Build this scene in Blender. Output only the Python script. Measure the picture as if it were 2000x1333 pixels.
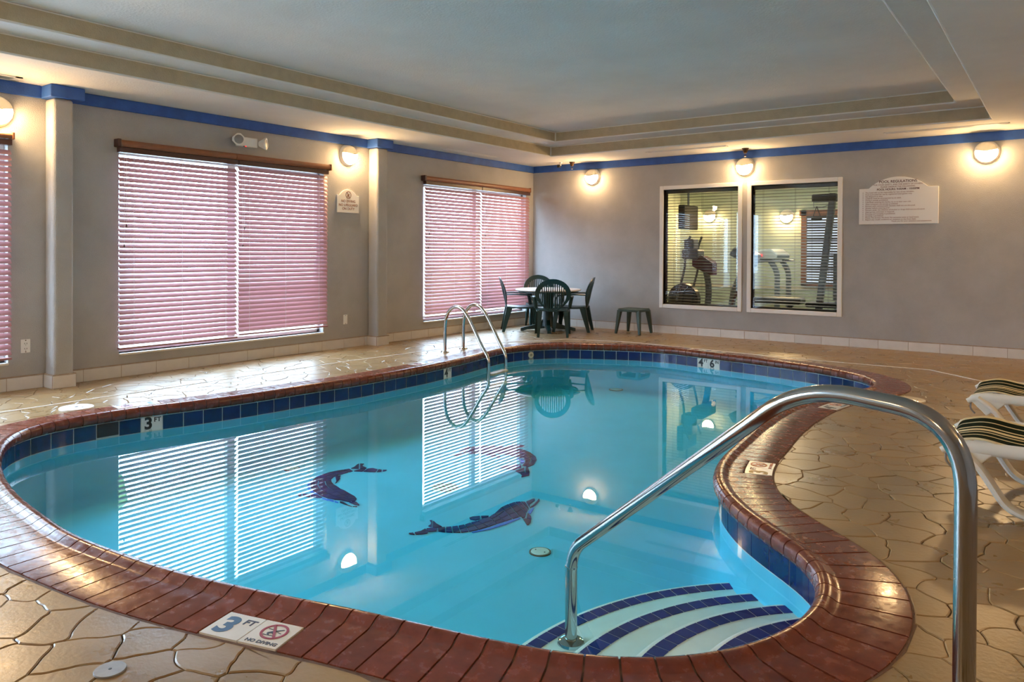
import bpy, bmesh, math, random
from math import sin, cos, pi, radians, sqrt, atan2, hypot
from mathutils import Vector, Matrix, noise as mnoise

S = bpy.context.scene
COL = S.collection
for o in list(bpy.data.objects):
    bpy.data.objects.remove(o)
rnd = random.Random(7)

# ------------------------------------------------------------ camera
cd = bpy.data.cameras.new('camera')
cam = bpy.data.objects.new('camera', cd); COL.objects.link(cam)
cd.sensor_width = 36.0
cd.lens = 1467.66 * 36 / 2000
cd.shift_x = 0.0
cd.shift_y = -(666.5 - 502.65) / 2000
cd.clip_start = 0.05; cd.clip_end = 200
def cam_matrix(yaw, pitch, roll, loc):
    f = Vector((-sin(yaw) * cos(pitch), cos(yaw) * cos(pitch), sin(pitch)))
    r = Vector((cos(yaw), sin(yaw), 0)); u = r.cross(f)
    r2 = r * cos(roll) + u * sin(roll); u2 = -r * sin(roll) + u * cos(roll)
    M = Matrix((r2, u2, -f)).transposed().to_4x4(); M.translation = loc
    return M
cam.matrix_world = cam_matrix(radians(36.3475), -0.0076, 0.0046, Vector((6.9023, -9.9464, 1.156)))
S.camera = cam

# ------------------------------------------------------------ light and exposure
W = bpy.data.worlds.new('world'); S.world = W; W.use_nodes = True
bg = W.node_tree.nodes['Background']
bg.inputs[0].default_value = (0.56, 0.745, 1.0, 1)
bg.inputs[1].default_value = 26.0
SCONCE_STRENGTH = 255.0
SCONCE_COLOR = (1.0, 0.64, 0.30)
GYM_STRENGTH = 20.0
vs = S.view_settings
vs.view_transform = 'Standard'; vs.look = 'None'; vs.gamma = 1.0; vs.use_curve_mapping = False
vs.exposure = -0.20
cy = S.cycles
cy.max_bounces = 10; cy.diffuse_bounces = 5; cy.glossy_bounces = 4; cy.transmission_bounces = 4
cy.transparent_max_bounces = 24; cy.volume_bounces = 0
cy.sample_clamp_indirect = 25.0
cy.caustics_reflective = False; cy.caustics_refractive = False
cy.use_denoising = True

# ------------------------------------------------------------ materials
def mat(name, color, rough=0.6, metal=0.0, spec=0.5, var=0.0, vscale=4.0, bump=0.0, bscale=120.0, rvar=0.0, objvar=0.0, detail=4.0, dirt=None):
    """principled material with object-space noise for colour, gloss and relief"""
    m = bpy.data.materials.new(name); m.use_nodes = True
    nt = m.node_tree; N = nt.nodes; L = nt.links
    b = N['Principled BSDF']
    b.inputs['Base Color'].default_value = (*color, 1); b.inputs['Roughness'].default_value = rough
    b.inputs['Metallic'].default_value = metal; b.inputs['Specular IOR Level'].default_value = spec
    tc = N.new('ShaderNodeTexCoord')
    col = None
    if var > 0 or rvar > 0:
        n = N.new('ShaderNodeTexNoise'); n.inputs['Scale'].default_value = vscale; n.inputs['Detail'].default_value = detail
        n.inputs['Roughness'].default_value = 0.6
        L.new(tc.outputs['Object'], n.inputs['Vector'])
        if var > 0:
            r = N.new('ShaderNodeValToRGB'); L.new(n.outputs['Fac'], r.inputs['Fac'])
            r.color_ramp.elements[0].position = 0.3; r.color_ramp.elements[1].position = 0.72
            r.color_ramp.elements[0].color = (*[max(0, c * (1 - var)) for c in color], 1)
            r.color_ramp.elements[1].color = (*[min(1, c * (1 + var)) for c in color], 1)
            col = r.outputs['Color']
        if rvar > 0:
            mr = N.new('ShaderNodeMapRange'); L.new(n.outputs['Fac'], mr.inputs['Value'])
            mr.inputs['From Min'].default_value = 0.3; mr.inputs['From Max'].default_value = 0.7
            mr.inputs['To Min'].default_value = max(0.02, rough - rvar); mr.inputs['To Max'].default_value = rough + rvar
            L.new(mr.outputs[0], b.inputs['Roughness'])
    if dirt:
        dc, dscale, dpos = dirt
        n2 = N.new('ShaderNodeTexNoise'); n2.inputs['Scale'].default_value = dscale; n2.inputs['Detail'].default_value = 8
        n2.inputs['Roughness'].default_value = 0.7
        L.new(tc.outputs['Object'], n2.inputs['Vector'])
        r2 = N.new('ShaderNodeValToRGB'); L.new(n2.outputs['Fac'], r2.inputs['Fac'])
        r2.color_ramp.elements[0].position = dpos; r2.color_ramp.elements[0].color = (0, 0, 0, 1)
        r2.color_ramp.elements[1].position = min(1, dpos + 0.13); r2.color_ramp.elements[1].color = (1, 1, 1, 1)
        mx = N.new('ShaderNodeMixRGB'); L.new(r2.outputs['Color'], mx.inputs[0])
        if col: L.new(col, mx.inputs[1])
        else: mx.inputs[1].default_value = (*color, 1)
        mx.inputs[2].default_value = (*dc, 1)
        col = mx.outputs[0]
    if objvar > 0:
        oi = N.new('ShaderNodeObjectInfo')
        hv = N.new('ShaderNodeHueSaturation')
        mr = N.new('ShaderNodeMapRange'); L.new(oi.outputs['Random'], mr.inputs['Value'])
        mr.inputs['To Min'].default_value = 1 - objvar; mr.inputs['To Max'].default_value = 1 + objvar
        L.new(mr.outputs[0], hv.inputs['Value'])
        if col: L.new(col, hv.inputs['Color'])
        else: hv.inputs['Color'].default_value = (*color, 1)
        col = hv.outputs['Color']
    if col: L.new(col, b.inputs['Base Color'])
    if bump > 0:
        n3 = N.new('ShaderNodeTexNoise'); n3.inputs['Scale'].default_value = bscale; n3.inputs['Detail'].default_value = 3
        L.new(tc.outputs['Object'], n3.inputs['Vector'])
        bp = N.new('ShaderNodeBump'); bp.inputs['Strength'].default_value = bump; bp.inputs['Distance'].default_value = 0.01
        L.new(n3.outputs['Fac'], bp.inputs['Height']); L.new(bp.outputs[0], b.inputs['Normal'])
    return m

def clear_mat(name, ior, tint, absorb=None):
    """clear sheet: straight transmission with Fresnel mirror reflection, optional absorbing volume"""
    m = bpy.data.materials.new(name); m.use_nodes = True
    nt = m.node_tree; N = nt.nodes; L = nt.links
    N.remove(N['Principled BSDF']); out = N['Material Output']
    t = N.new('ShaderNodeBsdfTransparent'); t.inputs[0].default_value = (*tint, 1)
    g = N.new('ShaderNodeBsdfGlossy'); g.inputs['Roughness'].default_value = 0.0; g.inputs[0].default_value = (1, 1, 1, 1)
    fr = N.new('ShaderNodeFresnel'); fr.inputs[0].default_value = ior
    ge = N.new('ShaderNodeNewGeometry'); fo = N.new('ShaderNodeMath'); fo.operation = 'SUBTRACT'; fo.inputs[0].default_value = 1.0
    L.new(ge.outputs['Backfacing'], fo.inputs[1])          # mirror only on the outer face: rays leave straight, so no total reflection inside
    mu = N.new('ShaderNodeMath'); mu.operation = 'MULTIPLY'; L.new(fr.outputs[0], mu.inputs[0]); L.new(fo.outputs[0], mu.inputs[1])
    mx = N.new('ShaderNodeMixShader'); L.new(mu.outputs[0], mx.inputs[0]); L.new(t.outputs[0], mx.inputs[1]); L.new(g.outputs[0], mx.inputs[2])
    L.new(mx.outputs[0], out.inputs['Surface'])
    if absorb:
        a = N.new('ShaderNodeVolumeAbsorption'); a.inputs['Color'].default_value = (*absorb[0], 1); a.inputs['Density'].default_value = absorb[1]
        L.new(a.outputs[0], out.inputs['Volume'])
    return m

def emit_mat(name, color, strength):
    m = bpy.data.materials.new(name); m.use_nodes = True
    nt = m.node_tree; N = nt.nodes; L = nt.links
    N.remove(N['Principled BSDF']); e = N.new('ShaderNodeEmission')
    e.inputs[0].default_value = (*color, 1); e.inputs[1].default_value = strength
    L.new(e.outputs[0], N['Material Output'].inputs['Surface'])
    return m

def slat_mat(name, color, trans):
    m = bpy.data.materials.new(name); m.use_nodes = True
    nt = m.node_tree; N = nt.nodes; L = nt.links
    b = N['Principled BSDF']; b.inputs['Base Color'].default_value = (*color, 1); b.inputs['Roughness'].default_value = 0.42
    t = N.new('ShaderNodeBsdfTranslucent'); t.inputs[0].default_value = (*[min(1, c * 1.5) for c in color], 1)
    mx = N.new('ShaderNodeMixShader'); mx.inputs[0].default_value = trans
    L.new(b.outputs[0], mx.inputs[1]); L.new(t.outputs[0], mx.inputs[2]); L.new(mx.outputs[0], N['Material Output'].inputs['Surface'])
    return m

def sling_mat(name):
    """striped woven sling: stripes run along the chair, by object-space Y"""
    m = mat(name, (0.8, 0.72, 0.5), rough=0.9, spec=0.05)
    nt = m.node_tree; N = nt.nodes; L = nt.links; b = N['Principled BSDF']
    tc = N.new('ShaderNodeTexCoord'); sp = N.new('ShaderNodeSeparateXYZ'); L.new(tc.outputs['Object'], sp.inputs[0])
    mr = N.new('ShaderNodeMapRange'); L.new(sp.outputs['Y'], mr.inputs['Value'])
    mr.inputs['From Min'].default_value = -0.27; mr.inputs['From Max'].default_value = 0.27
    r = N.new('ShaderNodeValToRGB'); L.new(mr.outputs[0], r.inputs['Fac']); r.color_ramp.interpolation = 'CONSTANT'
    cream = (0.78, 0.68, 0.42, 1); green = (0.004, 0.014, 0.009, 1)
    stops = [(0.0, cream), (0.03, green), (0.21, cream), (0.245, green), (0.36, cream), (0.40, green), (0.45, cream), (0.53, green), (0.59, cream), (0.63, green), (0.79, cream), (0.82, green), (0.96, cream)]
    e = r.color_ramp.elements
    e[0].position = 0; e[0].color = cream; e[1].position = stops[1][0]; e[1].color = green
    for p_, c_ in stops[2:]:
        q = e.new(p_); q.color = c_
    L.new(r.outputs['Color'], b.inputs['Base Color'])
    wv = N.new('ShaderNodeTexWave'); wv.inputs['Scale'].default_value = 90
    L.new(tc.outputs['Object'], wv.inputs['Vector'])
    bp = N.new('ShaderNodeBump'); bp.inputs['Strength'].default_value = 0.2; bp.inputs['Distance'].default_value = 0.003
    L.new(wv.outputs['Fac'], bp.inputs['Height']); L.new(bp.outputs[0], b.inputs['Normal'])
    return m

M = {}
M['wall'] = mat('stucco_wall', (0.455, 0.445, 0.44), rough=0.85, var=0.10, vscale=2.0, bump=0.55, bscale=150)
M['ceil'] = mat('ceiling_plaster', (0.79, 0.775, 0.745), rough=0.9, var=0.05, vscale=1.5, bump=0.35, bscale=60)
M['fascia'] = mat('fascia_tan', (0.50, 0.42, 0.29), rough=0.9, var=0.10, vscale=9, bump=0.4, bscale=90)
M['blue'] = mat('blue_trim_paint', (0.03, 0.11, 0.42), rough=0.6, var=0.18, vscale=7, bump=0.15, bscale=70)
M['basetile'] = mat('cream_base_tile', (0.72, 0.69, 0.66), rough=0.35, var=0.05, vscale=8, objvar=0.05)
M['grout'] = mat('tan_grout', (0.42, 0.33, 0.25), rough=0.9, var=0.2, vscale=20)
M['stone'] = mat('stamped_concrete', (0.315, 0.205, 0.092), rough=0.32, spec=0.6, var=0.15, vscale=4.0, detail=4, bump=0.10, bscale=55, rvar=0.07, objvar=0.07)
M['joint'] = mat('joint_concrete', (0.15, 0.10, 0.06), rough=0.75, var=0.3, vscale=9)
M['brick'] = mat('terracotta_coping', (0.19, 0.045, 0.024), rough=0.22, spec=0.5, var=0.22, vscale=22, detail=6, rvar=0.12, objvar=0.12, bump=0.05, bscale=60, dirt=((0.34, 0.22, 0.18), 4.0, 0.66))
M['mortar'] = mat('dark_mortar', (0.17, 0.105, 0.08), rough=0.8, var=0.3, vscale=30)
M['bluetile'] = mat('glazed_blue_tile', (0.004, 0.015, 0.11), rough=0.16, spec=0.6, var=0.2, vscale=14, objvar=0.15)
M['steptile'] = mat('submerged_blue_tile', (0.010, 0.030, 0.20), rough=0.4, spec=0.02, objvar=0.15)
M['tilegrout'] = mat('pale_tile_grout', (0.62, 0.68, 0.66), rough=0.7)
M['plaster'] = mat('pool_plaster', (0.11, 0.60, 0.83), rough=0.7, var=0.04, vscale=2.5)
M['stepplaster'] = mat('step_plaster', (0.80, 0.82, 0.76), rough=0.7, var=0.05, vscale=6)
M['dolphin'] = mat('dark_blue_mosaic', (0.012, 0.014, 0.12), rough=0.4, spec=0.02, var=0.3, vscale=9, objvar=0.3)
M['lightmosaic'] = mat('bright_blue_mosaic', (0.03, 0.22, 0.80), rough=0.4, spec=0.02, objvar=0.2)
M['maroon'] = mat('maroon_mosaic', (0.16, 0.02, 0.025), rough=0.4, spec=0.02, objvar=0.2)
M['palemosaic'] = mat('pale_green_mosaic', (0.62, 0.85, 0.62), rough=0.4, spec=0.02)
M['white'] = mat('white_paint', (0.87, 0.86, 0.84), rough=0.4)
M['cream'] = mat('cream_plastic', (0.74, 0.66, 0.50), rough=0.4, var=0.06, vscale=10)
M['marker'] = mat('marker_tile', (0.78, 0.76, 0.70), rough=0.25, var=0.05, vscale=12)
M['ink'] = mat('navy_ink', (0.015, 0.035, 0.09), rough=0.5)
M['inkblue'] = mat('blue_ink', (0.02, 0.10, 0.22), rough=0.5)
M['black'] = mat('black_ink', (0.008, 0.009, 0.012), rough=0.5)
M['redink'] = mat('red_ink', (0.32, 0.02, 0.06), rough=0.5)
M['orangeink'] = mat('faded_orange_ink', (0.62, 0.20, 0.09), rough=0.5)
M['goldink'] = mat('worn_ochre_ink', (0.50, 0.33, 0.12), rough=0.5)
M['brownink'] = mat('brown_ink', (0.26, 0.07, 0.025), rough=0.5)
M['darkink'] = mat('dark_brown_ink', (0.10, 0.025, 0.02), rough=0.5)
M['steel'] = mat('stainless_steel', (0.62, 0.62, 0.60), rough=0.16, metal=1.0, rvar=0.05, vscale=25)
M['chrome'] = mat('polished_steel', (0.40, 0.39, 0.37), rough=0.11, metal=1.0)
M['valance'] = mat('brown_valance', (0.28, 0.115, 0.06), rough=0.38, var=0.1, vscale=12)
M['valcap'] = mat('dark_valance_cap', (0.07, 0.03, 0.03), rough=0.4)
M['slat'] = slat_mat('mauve_slat', (0.40, 0.195, 0.20), 0.06)
M['cord'] = mat('white_cord', (0.75, 0.72, 0.72), rough=0.7)
M['darkslat'] = mat('dark_slat', (0.045, 0.035, 0.03), rough=0.5)
M['glass'] = clear_mat('window_glass', 1.5, (0.94, 0.97, 0.96))
M['water'] = clear_mat('pool_water', 1.33, (1, 1, 1), ((0.0, 0.90, 0.97), 0.6))
M['green'] = mat('green_resin', (0.006, 0.036, 0.038), rough=0.38, spec=0.5, var=0.1, vscale=10)
M['stoolgreen'] = mat('grey_green_resin', (0.035, 0.062, 0.05), rough=0.45, var=0.15, vscale=10)
M['tabletop'] = mat('pale_table_top', (0.66, 0.62, 0.60), rough=0.3, var=0.07, vscale=14)
M['resin'] = mat('white_resin', (0.80, 0.76, 0.66), rough=0.4)
M['sling'] = sling_mat('striped_sling')
M['lid'] = mat('metal_lid', (0.30, 0.31, 0.32), rough=0.4, metal=0.5, var=0.12, vscale=30)
M['brown'] = mat('bronze_brown', (0.10, 0.05, 0.02), rough=0.4, metal=0.4)
M['dark'] = mat('black_rubber', (0.012, 0.012, 0.014), rough=0.5)
M['gymwall'] = mat('pale_olive_wall', (0.60, 0.67, 0.54), rough=0.9, var=0.05, vscale=3)
M['gymfloor'] = mat('gym_carpet', (0.14, 0.15, 0.13), rough=0.95, var=0.3, vscale=40)
M['gymgrey'] = mat('grey_machine_paint', (0.16, 0.18, 0.20), rough=0.4)
M['gymlight'] = mat('light_grey_plastic', (0.42, 0.46, 0.46), rough=0.4)
M['gymblack'] = mat('black_vinyl', (0.02, 0.02, 0.022), rough=0.35)
M['gymmaroon'] = mat('maroon_plastic', (0.12, 0.03, 0.04), rough=0.4)
M['ground'] = mat('outdoor_concrete', (0.45, 0.44, 0.42), rough=0.9, var=0.15, vscale=2)
M['fence'] = mat('red_brick_wall', (0.14, 0.06, 0.045), rough=0.9, var=0.3, vscale=12)
M['leaf'] = mat('tree_leaves', (0.10, 0.17, 0.03), rough=0.7, var=0.5, vscale=6, bump=0.6, bscale=14)
M['bark'] = mat('tree_bark', (0.09, 0.06, 0.04), rough=0.9, var=0.3, vscale=14)
M['hood'] = slat_mat('translucent_hood', (0.80, 0.74, 0.62), 0.0016)
M['glow'] = emit_mat('lamp_glow', SCONCE_COLOR, SCONCE_STRENGTH)
M['led'] = emit_mat('red_led', (1.0, 0.03, 0.03), 3.0)
M['gymglow'] = emit_mat('gym_panel_glow', (1.0, 0.96, 0.80), GYM_STRENGTH)

# ------------------------------------------------------------ mesh helpers
class MB:
    def __init__(s): s.v = []; s.f = []
    def add(s, vs_, fs_):
        k = len(s.v); s.v += [tuple(v) for v in vs_]; s.f += [tuple(i + k for i in f) for f in fs_]; return s
    def box(s, x0, x1, y0, y1, z0, z1, Mx=None):
        vs_ = [Vector((x, y, z)) for z in (z0, z1) for x, y in ((x0, y0), (x1, y0), (x1, y1), (x0, y1))]
        if Mx: vs_ = [Mx @ v for v in vs_]
        return s.add(vs_, [(0, 3, 2, 1), (4, 5, 6, 7), (0, 1, 5, 4), (1, 2, 6, 5), (2, 3, 7, 6), (3, 0, 4, 7)])
    def taper(s, a, b, wa, wb, up=(0, 1, 0)):
        """tapered rectangular bar from a to b; wa, wb = (side, other) full sizes"""
        a = Vector(a); b = Vector(b); d = (b - a).normalized(); u = Vector(up); x = d.cross(u).normalized(); y = x.cross(d).normalized()
        vs_ = []
        for p_, w in ((a, wa), (b, wb)):
            for sx, sy in ((-1, -1), (1, -1), (1, 1), (-1, 1)):
                vs_.append(p_ + x * sx * w[0] / 2 + y * sy * w[1] / 2)
        return s.add(vs_, [(0, 1, 2, 3), (7, 6, 5, 4), (0, 4, 5, 1), (1, 5, 6, 2), (2, 6, 7, 3), (3, 7, 4, 0)])
    def tube(s, path, r, n=12, flat=None, up=None, caps=True):
        """sweep a circle (or flat=(w,h) ellipse) along path; r may be a list"""
        P = [Vector(p_) for p_ in path]; m = len(P)
        T = [(P[min(i + 1, m - 1)] - P[max(i - 1, 0)]).normalized() for i in range(m)]
        ref = Vector(up) if up else (Vector((0, 0, 1)) if abs(T[0].z) < 0.9 else Vector((0, 1, 0)))
        x = T[0].cross(ref).normalized(); vs_ = []
        for i in range(m):
            x = (x - T[i] * x.dot(T[i])).normalized(); y = x.cross(T[i]).normalized()
            ri = r[i] if isinstance(r, (list, tuple)) else r
            fw, fh = flat if flat else (1, 1)
            for k in range(n):
                a = 2 * pi * k / n
                vs_.append(P[i] + x * cos(a) * ri * fw + y * sin(a) * ri * fh)
        fs_ = [(i * n + k, i * n + (k + 1) % n, (i + 1) * n + (k + 1) % n, (i + 1) * n + k) for i in range(m - 1) for k in range(n)]
        if caps: fs_ += [tuple(reversed(range(n))), tuple(range((m - 1) * n, m * n))]
        return s.add(vs_, fs_)
    def lathe(s, prof, n=24, Mx=None):
        """revolve (r,z) profile about local z"""
        vs_ = []
        for r, z in prof:
            for k in range(n):
                a = 2 * pi * k / n; v = Vector((r * cos(a), r * sin(a), z)); vs_.append(Mx @ v if Mx else v)
        m = len(prof)
        fs_ = [(i * n + k, i * n + (k + 1) % n, (i + 1) * n + (k + 1) % n, (i + 1) * n + k) for i in range(m - 1) for k in range(n)]
        if prof[0][0] > 1e-6: fs_.append(tuple(reversed(range(n))))
        if prof[-1][0] > 1e-6: fs_.append(tuple(range((m - 1) * n, m * n)))
        return s.add(vs_, fs_)
    def prism(s, poly, z0, z1, Mx=None):
        n = len(poly); vs_ = [Vector((x, y, z)) for z in (z0, z1) for x, y in poly]
        if Mx: vs_ = [Mx @ v for v in vs_]
        return s.add(vs_, [tuple(reversed(range(n))), tuple(range(n, 2 * n))] + [(i, (i + 1) % n, n + (i + 1) % n, n + i) for i in range(n)])
    def loft(s, rings, closed=True, caps=True):
        n = len(rings[0]); vs_ = [v for r in rings for v in r]; m = len(rings); kk = n if closed else n - 1
        fs_ = [(i * n + k, i * n + (k + 1) % n, (i + 1) * n + (k + 1) % n, (i + 1) * n + k) for i in range(m - 1) for k in range(kk)]
        if caps and closed: fs_ += [tuple(reversed(range(n))), tuple(range((m - 1) * n, m * n))]
        return s.add(vs_, fs_)
    def mesh(s, name, fix=True):
        me = bpy.data.meshes.new(name); me.from_pydata(s.v, [], s.f)
        if fix:
            b = bmesh.new(); b.from_mesh(me); bmesh.ops.recalc_face_normals(b, faces=b.faces); b.to_mesh(me); b.free()
        return me
    def obj(s, name, m, parent=None, smooth=False, bevel=0, loc=None, rotz=None):
        me = s.mesh(name); me.materials.append(m)
        return link(name, me, parent, smooth, bevel, loc, rotz)
def link(name, me, parent=None, smooth=False, bevel=0, loc=None, rotz=None):
    o = bpy.data.objects.new(name, me); COL.objects.link(o)
    if parent: o.parent = parent
    if loc: o.location = loc
    if rotz is not None: o.rotation_euler = (0, 0, rotz)
    if smooth:
        for p_ in me.polygons: p_.use_smooth = True
        try: me.set_sharp_from_angle(angle=radians(42))
        except Exception: pass
    if bevel:
        bm = o.modifiers.new('bevel', 'BEVEL'); bm.width = bevel; bm.segments = 2; bm.limit_method = 'ANGLE'; bm.angle_limit = radians(40)
    return o
def tag(o, label=None, cat=None, group=None, kind=None):
    if label: o['label'] = label
    if cat: o['category'] = cat
    if group: o['group'] = group
    if kind: o['kind'] = kind
    return o
def thing(name, loc, label, cat, rotz=0.0, group=None, kind=None):
    o = bpy.data.objects.new(name, None); COL.objects.link(o); o.location = loc; o.rotation_euler = (0, 0, rotz); o.empty_display_size = 0.1
    return tag(o, label, cat, group, kind)
def struct(name, label=None):
    o = bpy.data.objects.new(name, None); COL.objects.link(o); o['kind'] = 'structure'
    if label: o['label'] = label
    return o
def dup(root, loc, rotz, label, group=None):
    r = root.copy(); COL.objects.link(r); r.location = loc; r.rotation_euler = (0, 0, rotz); r['label'] = label
    if group: r['group'] = group
    for ch in list(root.children):
        c = ch.copy(); COL.objects.link(c); c.parent = r
        for g in ch.children:
            d = g.copy(); COL.objects.link(d); d.parent = c
    return r
def text(name, body, size, m, parent, Mx, align='CENTER', fat=0.0, depth=0.0006, sx=1.0, spacing=1.0):
    cu = bpy.data.curves.new(name, 'FONT'); cu.body = body; cu.size = size; cu.align_x = align; cu.align_y = 'CENTER'
    cu.extrude = depth; cu.offset = fat; cu.resolution_u = 4; cu.space_character = spacing; cu.materials.append(m)
    o = bpy.data.objects.new(name, cu); COL.objects.link(o)
    o.parent = parent
    o.matrix_local = Mx @ Matrix.Diagonal((sx, 1, 1, 1))
    return o
def frame_mx(origin, xdir, ydir):
    x = Vector(xdir).normalized(); y = Vector(ydir); y = (y - x * y.dot(x)).normalized(); z = x.cross(y)
    Mx = Matrix((x, y, z)).transposed().to_4x4(); Mx.translation = Vector(origin); return Mx
def fillet(path, r, n=7):
    P = [Vector(p_) for p_ in path]; out = [P[0]]
    for i in range(1, len(P) - 1):
        a, b, c = P[i - 1], P[i], P[i + 1]; d1 = (a - b); d2 = (c - b); ri = r[i - 1] if isinstance(r, (list, tuple)) else r
        t = min(ri, d1.length * 0.49, d2.length * 0.49); p1 = b + d1.normalized() * t; p2 = b + d2.normalized() * t
        for k in range(n + 1):
            u = k / n; out.append(p1 * (1 - u) ** 2 + b * 2 * u * (1 - u) + p2 * u * u)
    out.append(P[-1]); return out
def ring(mb, r0, r1, z0, z1, n, Mx):
    vs_ = []
    for r, z in ((r0, z0), (r1, z0), (r1, z1), (r0, z1)):
        for k in range(n):
            a = 2 * pi * k / n; vs_.append(Mx @ Vector((r * cos(a), r * sin(a), z)))
    fs_ = [(j * n + k, j * n + (k + 1) % n, ((j + 1) % 4) * n + (k + 1) % n, ((j + 1) % 4) * n + k) for j in range(4) for k in range(n)]
    mb.add(vs_, fs_)
# ------------------------------------------------------------ traced plan data, metres
NOSE = [[2.333,-8.331],[2.206,-8.286],[2.08,-8.237],[1.957,-8.181],[1.839,-8.116],[1.731,-8.036],[1.642,-7.935],[1.581,-7.815],[1.548,-7.684],[1.538,-7.55],[1.544,-7.415],[1.559,-7.281],[1.581,-7.148],[1.611,-7.016],[1.644,-6.885],[1.674,-6.754],[1.701,-6.621],[1.723,-6.488],[1.742,-6.354],[1.754,-6.22],[1.765,-6.085],[1.775,-5.951],[1.789,-5.817],[1.805,-5.683],[1.822,-5.549],[1.836,-5.414],[1.843,-5.28],[1.843,-5.145],[1.841,-5.01],[1.838,-4.875],[1.835,-4.74],[1.833,-4.605],[1.829,-4.47],[1.82,-4.335],[1.806,-4.201],[1.789,-4.067],[1.773,-3.933],[1.755,-3.799],[1.735,-3.666],[1.711,-3.533],[1.687,-3.4],[1.663,-3.268],[1.64,-3.135],[1.62,-3.001],[1.614,-2.866],[1.627,-2.732],[1.652,-2.599],[1.69,-2.47],[1.749,-2.349],[1.826,-2.238],[1.922,-2.143],[2.033,-2.067],[2.151,-2.002],[2.271,-1.94],[2.392,-1.88],[2.515,-1.824],[2.64,-1.775],[2.77,-1.737],[2.902,-1.709],[3.036,-1.692],[3.17,-1.694],[3.304,-1.715],[3.436,-1.743],[3.568,-1.77],[3.701,-1.796],[3.833,-1.821],[3.966,-1.845],[4.099,-1.87],[4.23,-1.899],[4.361,-1.932],[4.492,-1.967],[4.622,-2.004],[4.751,-2.043],[4.876,-2.091],[4.998,-2.15],[5.117,-2.215],[5.23,-2.288],[5.333,-2.374],[5.422,-2.476],[5.493,-2.59],[5.543,-2.715],[5.567,-2.848],[5.563,-2.983],[5.535,-3.115],[5.493,-3.243],[5.447,-3.37],[5.405,-3.498],[5.367,-3.627],[5.334,-3.758],[5.306,-3.89],[5.284,-4.024],[5.27,-4.158],[5.262,-4.293],[5.257,-4.427],[5.254,-4.562],[5.255,-4.697],[5.261,-4.832],[5.267,-4.967],[5.276,-5.102],[5.289,-5.236],[5.303,-5.37],[5.318,-5.504],[5.332,-5.639],[5.347,-5.773],[5.368,-5.906],[5.396,-6.038],[5.433,-6.168],[5.481,-6.294],[5.543,-6.414],[5.617,-6.527],[5.7,-6.633],[5.792,-6.731],[5.891,-6.823],[5.993,-6.912],[6.089,-7.007],[6.166,-7.117],[6.216,-7.242],[6.24,-7.375],[6.237,-7.509],[6.209,-7.641],[6.158,-7.766],[6.086,-7.88],[5.995,-7.979],[5.887,-8.06],[5.768,-8.122],[5.641,-8.168],[5.511,-8.205],[5.38,-8.237],[5.248,-8.268],[5.118,-8.301],[4.988,-8.337],[4.858,-8.375],[4.728,-8.41],[4.597,-8.443],[4.465,-8.473],[4.332,-8.497],[4.199,-8.515],[4.064,-8.529],[3.93,-8.542],[3.795,-8.551],[3.661,-8.552],[3.526,-8.544],[3.391,-8.532],[3.257,-8.519],[3.123,-8.505],[2.989,-8.487],[2.856,-8.464],[2.724,-8.437],[2.593,-8.406],[2.462,-8.37]]
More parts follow.
